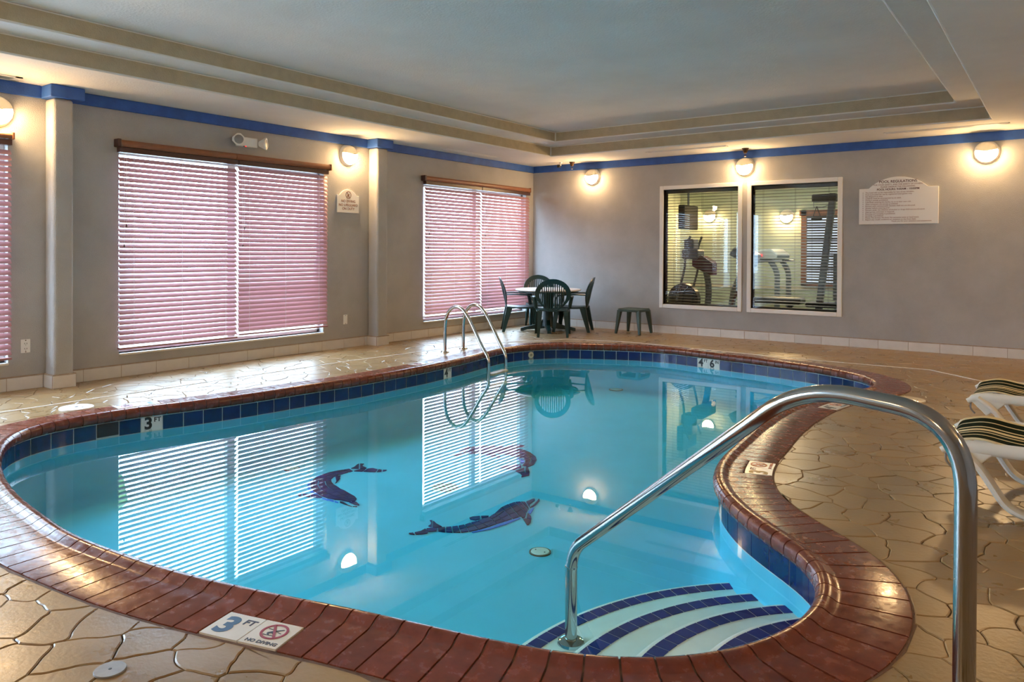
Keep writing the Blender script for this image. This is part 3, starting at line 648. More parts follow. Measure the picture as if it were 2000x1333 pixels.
def no_sign(parent, Mx, R, colr, fig, th=0.18, bar=True, z=0.0012):
    mb = MB(); ring(mb, R * (1 - th), R, 0.0, z, 32, Mx)
    a = Mx @ Matrix.Rotation(radians(-58), 4, 'Z'); w = R * th * 0.5
    mb.box(-R * 0.9, R * 0.9, -w, w, 0, z, a); mb.obj('no_symbol', colr, parent)
    mb = MB(); q = R
    def bar_(x0, y0, x1, y1, w0, w1):
        p_ = Vector((x0 * q, y0 * q, 0)); r = Vector((x1 * q, y1 * q, 0)); d = (r - p_).normalized(); n = Vector((-d.y, d.x, 0))
        vs_ = [p_ + n * w0 * q, r + n * w1 * q, r - n * w1 * q, p_ - n * w0 * q]
        mb.add([Mx @ v for v in vs_] + [Mx @ (v + Vector((0, 0, z * 0.9))) for v in vs_], [(4, 5, 6, 7), (0, 1, 5, 4), (1, 2, 6, 5), (2, 3, 7, 6), (3, 0, 4, 7)])
    bar_(-.38, -.30, .10, .10, .09, .10); bar_(.05, .08, .55, .42, .07, .03); bar_(-.38, -.30, -.15, -.48, .06, .03); bar_(-.15, -.10, .10, -.30, .05, .03)
    bar_(-.60, -.52, .35, -.52, .025, .025); bar_(-.65, .25, -.25, .20, .02, .02); bar_(.25, .0, .62, -.1, .02, .02)
    mb.obj('diver_symbol', fig, parent)
def coping_tiles(key, faces, inks=('inkblue', 'ink', 'redink', 'ink')):
    k0, nb = mk[key]; s0 = k0 * PB + 0.003; s1 = (k0 + nb) * PB - 0.003; n = len(faces); w = (s1 - s0) / n
    for i, fc in enumerate(faces):
        a, b = s0 + i * w + 0.0015, s0 + (i + 1) * w - 0.0015
        u0, u1 = 0.155, 0.290
        rings = [[at_s(a + (b - a) * k / 3, u, z) for u, z in ((u0, -0.01), (u1, -0.01), (u1, 0.007), (u0, 0.007))] for k in range(4)]
        o = MB().loft(rings).obj('depth_marker', M['marker'], cop); o['label'] = 'white coping tile reading ' + fc.replace('|', ' ')
        c = at_s((a + b) / 2, (u0 + u1) / 2, 0.0072); T, O = frame_s((a + b) / 2)
        # read from the deck, facing the water: up = towards the pool, right = along the curve
        xd = (-O).cross(Vector((0, 0, 1)))
        Mx = frame_mx(c, xd, -O)
        if fc == 'NO DIVING':
            no_sign(o, Mx @ Matrix.Translation((0, 0.013, 0)), 0.043, M[inks[2]], M[inks[3]])
            text('lettering', fc, 0.021, M[inks[3]], o, Mx @ Matrix.Translation((0, -0.050, 0)), fat=0.0005)
        else:
            big, small = fc.split('|')
            text('lettering', big, 0.125, M[inks[0]], o, Mx @ Matrix.Translation((-0.020, -0.005, 0)), fat=0.0045)
            text('lettering', small, 0.040, M[inks[1]], o, Mx @ Matrix.Translation((0.038, 0.030, 0)), fat=0.001)
coping_tiles('near', ['3|FT', 'NO DIVING'])
coping_tiles('right', ['3|FT', 'NO DIVING'], ('goldink', 'darkink', 'orangeink', 'orangeink'))
coping_tiles('mid', ['4|FT', 'NO DIVING'], ('black', 'ink', 'orangeink', 'ink'))
coping_tiles('far', ['4|FT', '6|IN', 'NO DIVING'], ('ink', 'ink', 'redink', 'ink'))
coping_tiles('left', ['3|FT', 'NO DIVING']); coping_tiles('leftfar', ['4|FT', 'NO DIVING'])

# ------------------------------------------------------------ pool basin: shell, waterline tiles, steps
pool = struct('swimming_pool', 'kidney shaped indoor pool basin with blue waterline tiles')
UWL = 0.030
rows = [(UWL + 0.006, -0.05), (UWL + 0.006, -0.225), (UWL + 0.006, ZF + 0.10), (UWL - 0.004, ZF + 0.06), (UWL - 0.03, ZF + 0.025), (UWL - 0.075, ZF + 0.006), (UWL - 0.13, ZF)]
nl = 320; mb = MB(); vs_ = []
for u, z in rows: vs_ += loop_at(u, z, nl)
fs_ = [(i * nl + k, i * nl + (k + 1) % nl, (i + 1) * nl + (k + 1) % nl, (i + 1) * nl + k) for i in range(len(rows) - 1) for k in range(nl)]
mb.add(vs_, fs_); mb.obj('shell_wall', M['plaster'], pool, smooth=True)
bm = bmesh.new(); ed = add_loop(bm, loop_at(UWL - 0.13, ZF, nl)); bmesh.ops.triangle_fill(bm, use_beauty=True, edges=ed)
for f in bm.faces:
    if f.normal.z < 0: f.normal_flip()
me = bpy.data.meshes.new('shell_floor'); bm.to_mesh(me); bm.free(); me.materials.append(M['plaster']); link('shell_floor', me, pool)
# grout backing behind the waterline tiles
mb = MB(); mb.add(loop_at(UWL + 0.003, -0.048, nl) + loop_at(UWL + 0.003, -0.167, nl), [(k, (k + 1) % nl, nl + (k + 1) % nl, nl + k) for k in range(nl)])
mb.obj('tile_grout', M['tilegrout'], pool, smooth=True)
NT = int(round(PERIM / 0.146)); PT = PERIM / NT
wm = {}
for (x, y), fc, ck in (((1.51, -7.087), '3|FT', 'black'), ((1.677, -4.15), '4|FT', 'black'), ((3.49, -1.81), '4|FT', 'black'), ((3.63, -1.80), '6|IN', 'black'), ((5.523, -6.317), '4|FT', 'black')):
    k = int(near_s(x, y) / PT) % NT
    while k in wm: k = (k + 1 if fc == '4|FT' else k - 1) % NT
    wm[k] = (fc, ck)
if True:
    a = [k for k, v in wm.items() if v[0] == '6|IN'][0]; kk = (a + 1) % NT      # 4 FT stands left of 6 IN as seen from the room
    for k in [k for k, v in wm.items() if v[0] == '4|FT' and abs(k - a) < 4]: del wm[k]
    wm[kk] = ('4|FT', 'black')
sk = int(near_s(1.40, -7.355) / PT) % NT
skip = {sk}
for k in range(NT):
    if k in skip: continue
    a, b = k * PT + 0.003, (k + 1) * PT - 0.003
    rings = [[at_s(a + (b - a) * i / 3, u, z) for u, z in ((UWL + 0.003, -0.060), (UWL, -0.062), (UWL, -0.161), (UWL + 0.003, -0.163), (UWL + 0.006, -0.163), (UWL + 0.006, -0.060))] for i in range(4)]
    if k in wm:
        fc, ck = wm[k]; o = MB().loft(rings).obj('depth_marker', M['marker'], pool); o['label'] = 'white waterline tile reading ' + fc.replace('|', ' ')
        c = at_s((a + b) / 2, UWL - 0.0005, -0.108); T, O = frame_s((a + b) / 2); Mx = frame_mx(c, O.cross(Vector((0, 0, 1))), (0, 0, 1))
        big, small = fc.split('|')
        text('lettering', big, 0.118, M[ck], o, Mx @ Matrix.Translation((-0.024, 0.0, 0)), fat=0.004)
        text('lettering', small, 0.046, M[ck], o, Mx @ Matrix.Translation((0.038, 0.024, 0)), fat=0.0012)
    else:
        MB().loft(rings).obj('tile', M['bluetile'], pool)
# skimmer mouth in the tile band, its shade a black panel across the front
a, b = sk * PT + 0.003, (sk + 1) * PT - 0.003
c0, c1 = at_s(a, UWL, 0), at_s(b, UWL, 0); T, O = frame_s((a + b) / 2)
mb = MB(); w = (c1 - c0).length; Mx = frame_mx(c0, c1 - c0, O.cross(c1 - c0) if False else (0, 0, 1))
zz = Vector((0, 0, 1)); xd = (c1 - c0).normalized(); od = O
Mx = Matrix((xd, od, zz)).transposed().to_4x4(); Mx.translation = c0
mb.box(0.0, 0.012, 0, 0.16, -0.152, -0.06, Mx); mb.box(w - 0.012, w, 0, 0.16, -0.152, -0.06, Mx); mb.box(0, w, 0, 0.16, -0.072, -0.06, Mx); mb.box(0, w, 0.15, 0.16, -0.152, -0.06, Mx); mb.box(0, w, -0.001, 0.002, -0.152, -0.06, Mx)
o = mb.obj('skimmer_opening', M['dark'], pool); o['label'] = 'skimmer opening in the blue tile band, its shade a black panel'
# steps: concentric treads with tile strips
SC = Vector((6.64, -7.545)); TREAD = [(1.475, -0.40), (1.210, -0.33), (0.953, -0.26), (0.710, -0.19)]
for R, z in TREAD:
    prof = [(R, ZF - 0.02), (R, z - 0.035), (R - 0.005, z - 0.014), (R - 0.014, z - 0.004), (R - 0.030, z), (0, z)]
    Mx = Matrix.Translation((SC.x, SC.y, 0)); vs_ = []; ns = 60; a0, a1 = radians(88), radians(235)
    for r, zz_ in prof:
        for k in range(ns + 1):
            an = a0 + (a1 - a0) * k / ns; vs_.append((SC.x + r * cos(an), SC.y + r * sin(an), zz_))
    MB().add(vs_, [(i * (ns + 1) + k, i * (ns + 1) + k + 1, (i + 1) * (ns + 1) + k + 1, (i + 1) * (ns + 1) + k) for i in range(len(prof) - 1) for k in range(ns)]).obj('step', M['stepplaster'], pool, smooth=True)
for (R, z), aend in zip(TREAD, (133, 131, 128, 118)):
    r0, r1 = R - 0.094, R - 0.036; z0 = z + 0.001
    pitch = 0.066 / R; an = radians(aend); amax = radians(200)
    while an < amax:
        b_ = an + pitch - 0.0055 / R; vs_ = []
        for zz_ in (z0 - 0.012, z0 + 0.0015):
            for r, t in ((r0, an), (r1, an), (r1, (an + b_) / 2), (r1, b_), (r0, b_), (r0, (an + b_) / 2)):
                vs_.append((SC.x + r * cos(t), SC.y + r * sin(t), zz_))
        MB().add(vs_, [(5, 4, 3, 2, 1, 0), (6, 7, 8, 9, 10, 11)] + [(i, (i + 1) % 6, 6 + (i + 1) % 6, 6 + i) for i in range(6)]).obj('step_tile', M['steptile'], pool)
        an += pitch
# water body
mb = MB(); U = UWL + 0.05
mb.add(loop_at(U, ZW, nl) + loop_at(U, ZF - 0.05, nl), [tuple(range(nl)), tuple(reversed(range(nl, 2 * nl)))] + [(k, nl + k, nl + (k + 1) % nl, (k + 1) % nl) for k in range(nl)])
wa = mb.obj('pool_water', M['water']); tag(wa, 'clear turquoise water filling the kidney shaped pool', 'water', kind='stuff')
# ============================================================ MOSAICS AND FITTINGS IN THE POOL
def piece(poly, m, parent, name='mosaic_tile', z=0.0, gap=0.0042):
    A = sum(poly[i][0] * poly[(i + 1) % len(poly)][1] - poly[(i + 1) % len(poly)][0] * poly[i][1] for i in range(len(poly)))
    if A < 0: poly = poly[::-1]
    q = inset(poly, gap) if gap else poly
    ox, oy = parent.location.x, parent.location.y
    mb = MB(); mb.prism([(x - ox, y - oy) for x, y in q], z + 0.001, z + 0.006); return mb.obj(name, m, parent)
LBL = ['dark blue dolphin mosaic with its head down, nearest the wide left blind',
       'dark blue dolphin mosaic farthest from the pool steps, under the reflection of the far blind',
       'dark blue dolphin mosaic on the pool floor nearest the steps, snout raised']
for d, lab in zip((DOLPHINS[0], DOLPHINS[1], DOLPHINS[2]), LBL):
    xs = [p_ for s in d['sec'] for p_ in s]; cx = sum(p_[0] for p_ in xs) / len(xs); cyy = sum(p_[1] for p_ in xs) / len(xs)
    t = thing('dolphin_mosaic', (cx, cyy, ZF), lab, 'mosaic', group='dolphin mosaics on the pool floor')
    sec = [(Vector(a), Vector(b)) for a, b in d['sec']]
    for i in range(len(sec) - 1):
        (a0, b0), (a1, b1) = sec[i], sec[i + 1]
        wd = max((a0 - b0).length, (a1 - b1).length); nr = 1 if wd < 0.09 else (2 if wd < 0.15 else 3)
        for r in range(nr):
            u0, u1 = r / nr, (r + 1) / nr
            am = (a0 + a1) / 2; bmid = (b0 + b1) / 2
            q = [a0.lerp(b0, u0), a0.lerp(b0, u1), a1.lerp(b1, u1), a1.lerp(b1, u0)]
            piece([(v.x, v.y) for v in q], M['dolphin'], t)
    for kind, pl in d['polys']:
        piece([tuple(p_) for p_ in pl], M['dolphin'] if kind == 'd' else M['lightmosaic'], t, gap=0.003)
bc = Vector(BALL[0]); ex = (Vector(BALL[1]) - Vector(BALL[4])) / 2; rb = ex.length * 0.80
t = thing('ball_mosaic', (bc.x, bc.y, ZF), 'round ball mosaic of maroon and pale green stripes on the pool floor', 'mosaic')
ang = atan2(ex.y, ex.x)
NS = 10
for i in range(NS):
    x0 = -rb + 2 * rb * i / NS; x1 = -rb + 2 * rb * (i + 1) / NS
    def hh(x): return sqrt(max(0, rb * rb - x * x))
    pl = [];
    for k in range(5): x = x0 + (x1 - x0) * k / 4; pl.append((x, -hh(x)))
    for k in range(5): x = x1 + (x0 - x1) * k / 4; pl.append((x, hh(x)))
    a2 = ang + radians(50)
    pl = [(bc.x + x * cos(a2) - y * sin(a2), bc.y + x * sin(a2) + y * cos(a2)) for x, y in pl]
    q2 = []
    for p_ in pl:
        if not q2 or hypot(p_[0] - q2[-1][0], p_[1] - q2[-1][1]) > 0.002: q2.append(p_)
    piece(q2, M['maroon'] if i % 2 else M['palemosaic'], t, gap=0.001)
DL = ['round white drain cover with a dark ring, near the pool steps', 'round drain cover on the pool floor under the reflection of the wide blind', 'round drain grate at the far end of the pool']
for (x, y), lab, R in zip(DRAINS, DL, (0.060, 0.060, 0.085)):
    t = thing('floor_drain', (x, y, ZF), lab, 'drain', group='drains in the pool floor')
    mb = MB(); mb.lathe([(0, 0.010), (R * .82, 0.009), (R * .86, 0.006), (R * .86, 0.0)], 24); mb.obj('cover', M['marker'], t)
    mb = MB(); ring(mb, R * .87, R, 0, 0.007, 24, Matrix()); mb.obj('ring', M['brown'], t)
    mb = MB()
    for k in (-1, 1): mb.lathe([(0, 0.0115), (0.004, 0.0112), (0.005, 0.009)], 8, Matrix.Translation((k * R * .5, 0, 0)))
    mb.obj('screw', M['dark'], t)
# return fitting in the far tile band
s = near_s(1.478, -2.351); c = at_s(s, UWL - 0.001, -0.105); T, O = frame_s(s)
t = thing('return_fitting', c, 'round cream return jet in the blue tile band beside the ladder', 'fitting')
Mx = frame_mx((0, 0, 0), O.cross(Vector((0, 0, 1))), (0, 0, 1))
mb = MB(); mb.lathe([(0.014, 0.004), (0.018, 0.012), (0.036, 0.008), (0.040, 0.0)], 20, Mx); mb.obj('flange', M['cream'], t, smooth=True)
mb = MB(); mb.lathe([(0, 0.003), (0.012, 0.005), (0.014, 0.0)], 16, Mx); mb.obj('nozzle', M['brown'], t)

# skimmer lids on the deck
def lid(x, y, R, m, lab, holes, th=0.012):
    t = thing('skimmer_lid', (x, y, 0.001), lab, 'lid', group='round lids set in the deck')
    mb = MB(); mb.lathe([(0, th), (R * .97, th), (R, th - 0.002), (R, 0.0)], 36); mb.obj('cover', m, t, smooth=True)
    for hx, hy, hr in holes:
        mb = MB(); mb.lathe([(0, 0.0128), (hr, 0.0126), (hr, 0.0115)], 12, Matrix.Translation((hx, hy, th - 0.012))); mb.obj('hole', M['dark'], t)
lid(4.803, -8.944, 0.041, M['lid'], 'small grey metal lid on the flagstone deck close to the camera', [(0, 0, 0.0045)], th=0.005)
lid(1.13, -7.43, 0.112, M['white'], 'large round white skimmer lid on the deck below the wide left blind', [(0, 0, 0.012), (0.05, 0.02, 0.007), (-0.055, -0.02, 0.007)])
lid(5.925, -3.36, 0.118, M['cream'], 'large round cream skimmer lid on the deck behind the handrail', [(0, 0, 0.012), (0.06, 0.0, 0.006)])

# ============================================================ LADDER AND HANDRAIL
t = thing('pool_ladder', (1.2, -3.32, 0), 'stainless steel pool ladder with two arched grab rails', 'ladder')
lo = Vector((1.2, -3.32, 0))
for (bx, by), (exx, ey) in (((1.218, -3.503), (1.95, -3.63)), ((1.179, -3.132), (1.90, -3.257))):
    b0 = Vector((bx, by, 0)) - lo; e0 = Vector((exx, ey, 0)) - lo; d = e0 - b0; Ld = d.length; d.normalize()
    prof = [(0, 0.0), (0, 0.30), (0.015, 0.39), (0.06, 0.468), (0.14, 0.525), (0.235, 0.537), (0.33, 0.50), (0.41, 0.42), (0.50, 0.31), (0.62, 0.145), (Ld - 0.02, 0.03), (Ld, -0.02), (Ld, -0.14), (Ld, -0.46)]
    path = fillet([b0 + d * s_ + Vector((0, 0, z_)) for s_, z_ in prof], 0.05, 3)
    mb = MB(); mb.tube(path, 0.0195, 14); r_ = mb.obj('grab_rail', M['steel'], t, smooth=True)
    mb = MB(); mb.lathe([(0.020, 0.022), (0.040, 0.018), (0.050, 0.006), (0.050, 0.0)], 20, Matrix.Translation(b0)); mb.obj('flange', M['steel'], r_, smooth=True)
e1 = Vector((1.95, -3.63, 0)) - lo; e2 = Vector((1.90, -3.257, 0)) - lo
for z in (-0.165, -0.30, -0.43):
    d = (e2 - e1).normalized(); n = Vector((-d.y, d.x, 0)); Mx = Matrix((d, n, Vector((0, 0, 1)))).transposed().to_4x4(); Mx.translation = e1
    mb = MB(); mb.box(0.015, (e2 - e1).length - 0.015, -0.045, 0.035, z - 0.012, z + 0.012, Mx); mb.obj('tread', M['cream'], t, bevel=0.006)

P1 = Vector((5.312, -7.400, -0.40)); P2 = Vector((6.724, -7.949, 0.0)); d = (P2 - P1); d.z = 0; Lh = d.length; d.normalize()
t = thing('handrail', (P2.x, P2.y, 0), 'large polished steel handrail arching from the deck down to the pool steps', 'handrail')
def hp(s_, z_): v = P1 + d * s_; return Vector((v.x - P2.x, v.y - P2.y, z_))
path = fillet([hp(0.022, -0.395), hp(0.022, -0.035), hp(1.075, 0.792), hp(1.492, 0.772), hp(Lh, 0.0)], [0.09, 0.15, 0.16], 12)
# refine last corner: down post is vertical
path = fillet([hp(0.024, -0.395), hp(0.024, -0.028), hp(1.085, 0.788), hp(Lh, 0.776), hp(Lh, 0.0)], [0.085, 0.16, 0.17], 12)
mb = MB(); mb.tube(path, 0.0238, 24); mb.obj('rail', M['chrome'], t, smooth=True)
for s_, z_ in ((0.024, -0.399), (Lh, 0.0)):
    v = hp(s_, z_); mb = MB(); mb.lathe([(0.025, 0.020), (0.036, 0.019), (0.052, 0.010), (0.055, 0.0)], 28, Matrix.Translation(v)); mb.obj('flange', M['chrome'], t, smooth=True)
v = hp(0.024, -0.095); mb = MB(); mb.lathe([(0.024, 0.004), (0.0255, 0.003), (0.0255, -0.003), (0.024, -0.004)], 24, Matrix.Translation(v)); mb.obj('joint_collar', M['chrome'], t, smooth=True)

# ============================================================ BLINDS
def blind(n_, y0, y1, z0, z1, lab, x=0.040, tilt=50, spacing=0.0462, width=0.052, slatm='slat', xdir=1, axis='y', seed=1):
    """one hanging blind between y0 and y1 (or x0, x1 for axis 'x')"""
    L_ = y1 - y0; c = (y0 + y1) / 2
    loc = (x, c, z0) if axis == 'y' else (c, x, z0)
    t = thing('venetian_blind', loc, lab, 'blind', 0 if axis == 'y' else radians(-90))
    rr = random.Random(seed)
    th = radians(tilt); prof = []
    for k in range(5):
        u = -0.5 + k / 4; cr = 0.0035 * (1 - (2 * u) ** 2)
        # room edge (+x) low, window edge (-x) high
        prof.append((u * width * cos(th) + cr * sin(th), -u * width * sin(th) + cr * cos(th)))
    vs_ = []
    for yv in (-L_ / 2, L_ / 2): vs_ += [(px, yv, pz) for px, pz in prof]
    n = 5; mb = MB().add(vs_, [(k, k + 1, n + k + 1, n + k) for k in range(n - 1)])
    me = mb.mesh('slat', fix=False); me.materials.append(M[slatm])
    for p_ in me.polygons: p_.use_smooth = True
    H = z1 - z0; ns = int((H - 0.075) / spacing)
    for k in range(ns):
        o = link('slat', me, t); o.location = (0, 0, 0.035 + spacing * (k + 0.5)); o.rotation_euler = (0, radians(rr.uniform(-1.6, 1.6)), 0)
    mb = MB(); mb.box(-0.024, 0.024, -L_ / 2, L_ / 2, 0.0, 0.018); mb.obj('bottom_rail', M[slatm], t, bevel=0.004)
    mb = MB(); mb.box(-0.028, 0.028, -L_ / 2, L_ / 2, H - 0.045, H); mb.obj('head_rail', M['valcap' if slatm == 'slat' else 'darkslat'], t)
    nl_ = 3
    for k in range(nl_):
        yv = -L_ / 2 + L_ * (0.11 + 0.78 * k / (nl_ - 1))
        mb = MB()
        for xv in (-width * .5 * cos(th) - 0.002, width * .5 * cos(th) + 0.002): mb.tube([(xv, yv, 0.012), (xv, yv, H - 0.04)], 0.0012, 5)
        mb.obj('ladder_cord', M['cord' if slatm == 'slat' else 'darkslat'], t)
    if slatm == 'slat':
        for yv, zv in ((-L_ / 2 + 0.055, H * 0.62), (-L_ / 2 + 0.035, H * 0.52)):
            mb = MB(); mb.tube([(0.034, yv, H - 0.05), (0.034, yv, zv)], 0.0012, 5); o = mb.obj('pull_cord', M['cord'], t)
            mb = MB(); mb.lathe([(0.0, 0.0), (0.007, 0.0), (0.004, 0.026), (0, 0.026)], 10, Matrix.Translation((0.034, yv, zv - 0.024))); mb.obj('tassel', M['valcap'], o)
    return t
def valance(y0, y1, z0, z1, lab, seam=None):
    c = (y0 + y1) / 2; t = thing('blind_valance', (0, c, z0), lab, 'valance'); L_ = (y1 - y0) / 2; H = z1 - z0
    prof = [(0.0, H * .95), (0.035, H), (0.062, H * .93), (0.074, H * .72), (0.076, H * .42), (0.070, H * .15), (0.062, 0.0), (0.052, 0.004), (0.060, H * .3), (0.060, H * .8), (0.0, H * .85)]
    segs = [(-L_ + 0.035, L_ - 0.02)] if seam is None else [(-L_ + 0.035, seam - c - 0.002), (seam - c + 0.002, L_ - 0.02)]
    for a, b in segs:
        mb = MB(); mb.loft([[(x, yv, z) for x, z in prof] for yv in (a, b)]); mb.obj('valance_board', M['valance'], t, smooth=True)
    mb = MB(); mb.box(0, 0.080, -L_, -L_ + 0.034, -0.004, H + 0.003); mb.obj('end_cap', M['valcap'], t, bevel=0.006)
    mb = MB(); mb.box(0, 0.079, L_ - 0.019, L_, -0.004, H + 0.003); mb.obj('end_cap', M['valance'], t, bevel=0.005)
blind(0, -8.24, -7.455, 0.262, 2.039, 'mauve slatted blind cut off at the far left edge', seed=3, tilt=47)
blind(0, -6.598, -5.402, 0.252, 2.079, 'bright left half of the wide mauve blind beside the first pilaster', seed=4, tilt=50)
blind(0, -5.385, -4.224, 0.276, 2.079, 'right half of the wide mauve blind next to the no diving sign', seed=5, tilt=58)
blind(0, -2.585, -1.40, 0.266, 2.089, 'left half of the mauve blind between second pilaster and corner', seed=6, tilt=55)
blind(0, -1.385, -0.175, 0.272, 2.089, 'right half of the mauve blind next to the room corner', seed=7, tilt=57)
valance(-8.9, -7.437, 2.045, 2.095, 'brown blind valance at the far left edge under a lamp')
valance(-6.622, -4.185, 2.085, 2.15, 'long brown valance over the wide double blind', seam=-5.42)
valance(-2.618, -0.162, 2.095, 2.16, 'brown valance over the double blind beside the room corner')
blind(0, 2.285, 3.350, 0.42, 2.04, 'dark slatted blind behind the left interior window', x=0.085, tilt=13, spacing=0.0405, width=0.040, slatm='darkslat', axis='x', seed=8)
blind(0, 3.550, 4.610, 0.42, 2.04, 'dark slatted blind behind the right interior window', x=0.085, tilt=13, spacing=0.0405, width=0.040, slatm='darkslat', axis='x', seed=9)

# ============================================================ WALL LAMPS
def sconce(loc, rotz, lab):
    """round bulkhead lamp, local +x points into the room"""
    t = thing('wall_lamp', loc, lab, 'lamp', rotz, 'round half-hooded wall lamps')
    Mx = Matrix(((0, 0, 1, 0), (0, 1, 0, 0), (-1, 0, 0, 0), (0, 0, 0, 1)))    # local z -> +x
    mb = MB(); mb.lathe([(0.0, 0.0), (0.129, 0.0), (0.129, 0.004), (0.114, 0.034), (0.112, 0.040), (0.0, 0.040)], 40, Mx); mb.obj('base', M['white'], t, smooth=True)
    def dome(R, D, a0, a1, m, nm, ztop=None):
        n = 20; k_ = 8; vs_ = []
        for i in range(k_ + 1):
            ph = pi / 2 * i / k_
            for j in range(n + 1):
                a = a0 + (a1 - a0) * j / n; r = R * cos(ph); vs_.append((0.038 + D * sin(ph), r * cos(a), r * sin(a)))
        mb = MB().add(vs_, [(i * (n + 1) + j, i * (n + 1) + j + 1, (i + 1) * (n + 1) + j + 1, (i + 1) * (n + 1) + j) for i in range(k_) for j in range(n)])
        return mb, vs_
    mb, _ = dome(0.108, 0.080, 0, 2 * pi, None, 'diffuser'); mb.obj('diffuser', M['glow'], t, smooth=True)
    mb, vs_ = dome(0.111, 0.084, radians(12), pi - radians(12), None, 'hood')
    mb.obj('hood', M['hood'], t, smooth=True)
    return t
proto = sconce((0, -3.888, 2.292), 0, 'round hooded wall lamp above the no diving sign')
dup(proto, (0, -7.55, 2.262), 0, 'round hooded wall lamp at the far left edge of the left wall')
dup(proto, (1.105, 0, 2.296), radians(-90), 'round hooded wall lamp over the green table in the corner')
dup(proto, (3.450, 0, 2.304), radians(-90), 'round hooded wall lamp above the pair of interior windows')
dup(proto, (6.187, 0, 2.292), radians(-90), 'round hooded wall lamp right of the pool regulations board')
for y, w_ in ((-1.6, 'nearest the back corner'), (-4.8, 'halfway along, behind the loungers'), (-8.2, 'beside the camera')): dup(proto, (XR, y, 2.29), radians(180), 'round hooded wall lamp on the right wall, ' + w_)
for x, w_ in ((2.2, 'closer to the windows'), (5.0, 'closer to the loungers')): dup(proto, (x, YF, 2.29), radians(90), 'unseen round wall lamp added on the near wall behind the camera, ' + w_)  # unseen lamps added behind the camera for more warm light

# ============================================================ SIGNS, OUTLETS, SMALL WALL ITEMS
def arch_board(w, h, ha, wa, th, n=20):
    """board outline: rectangle w x h with a raised arch of width wa and height ha on top; origin bottom centre"""
    p_ = [(-w / 2, 0), (w / 2, 0), (w / 2, h), (wa / 2, h)]
    R = (wa * wa / 4 + ha * ha) / (2 * ha); cyc = h + ha - R; a0 = math.asin(min(1, wa / 2 / R))
    for k in range(1, n): a = a0 - 2 * a0 * k / n; p_.append((R * sin(a), cyc + R * cos(a)))
    return p_ + [(-wa / 2, h), (-w / 2, h)]
t = thing('wall_sign', (0, -3.888, 1.608), 'small white arched sign warning no diving and no lifeguard on duty', 'sign')
Mx = frame_mx((0.0, 0, 0), (0, 1, 0), (0, 0, 1))
mb = MB(); mb.prism(arch_board(0.334, 0.208, 0.070, 0.262, 0), 0.001, 0.020, Mx); mb.obj('board', M['white'], t, bevel=0.003)
Mt = frame_mx((0.0205, 0, 0), (0, 1, 0), (0, 0, 1))
no_sign(t, Mt @ Matrix.Translation((0, 0.212, 0)), 0.043, M['brownink'], M['brownink'], th=0.14)
for body, zz_, s_ in (('NO DIVING', 0.136, 0.042), ('NO LIFEGUARD', 0.090, 0.042), ('ON DUTY', 0.047, 0.042)):
    text('lettering', body, s_, M['brownink'], t, Mt @ Matrix.Translation((0, zz_, 0)), fat=0.0004)
t = thing('regulations_board', (5.294, 0, 1.505), 'large white arched board headed pool regulations', 'sign')
Mx = frame_mx((0, 0, 0), (1, 0, 0), (0, 0, 1))
mb = MB(); mb.prism(arch_board(0.852, 0.433, 0.132, 0.64, 0), 0.001, 0.020, Mx); mb.obj('board', M['white'], t, bevel=0.003)
Mt = frame_mx((0, -0.0205, 0), (1, 0, 0), (0, 0, 1))
for body, zz_, s_, m_ in (('POOL REGULATIONS', 0.508, 0.043, 'darkink'), ('FOR YOUR SAFETY, AND THE SAFETY OF OTHERS,', 0.472, 0.0235, 'brownink'), ('PLEASE OBSERVE THE FOLLOWING:', 0.446, 0.0235, 'brownink'), ('POOL HOURS: 9:00AM - 10:00PM', 0.416, 0.032, 'darkink')):
    text('heading', body, s_, M[m_], t, Mt @ Matrix.Translation((0, zz_, 0)), fat=0.0006 if m_ == 'darkink' else 0.0)
RULES = ['The hotel will not be responsible for loss of any valuables.', 'Pool is provided for use by registered hotel guests only.', 'No lifeguard on duty.', 'Children must be accompanied by an adult.', 'Diving is strictly prohibited.', 'Individuals entering this facility do so at their own risk.', 'Glass containers are strictly prohibited.', 'Persons with communicable diseases shall not use the pool.', 'Shower before entering pool.', 'Persons under the influence of alcohol or drugs shall not use the pool.', 'Appropriate swimwear is required.', 'Running and horseplay is prohibited.', 'Smoking is prohibited.', 'Please: No alcohol, No food, No excessive noise or loud music.', 'Report any unsafe conditions or violations to the front desk.']
for k, body in enumerate(RULES):
    z_ = 0.382 - k * 0.0233
    text('rule_line', body, 0.0225, M['brownink'], t, Mt @ Matrix.Translation((-0.355, z_, 0)), align='LEFT', fat=0.0)
    mb = MB(); mb.lathe([(0, 0.0008), (0.004, 0.0006), (0.004, 0)], 8, Mt @ Matrix.Translation((-0.382, z_, 0))); mb.obj('bullet', M['darkink'], t)
text('rule_line', 'Thank you for your attention and cooperation.', 0.0225, M['brownink'], t, Mt @ Matrix.Translation((0.36, 0.034, 0)), align='RIGHT')

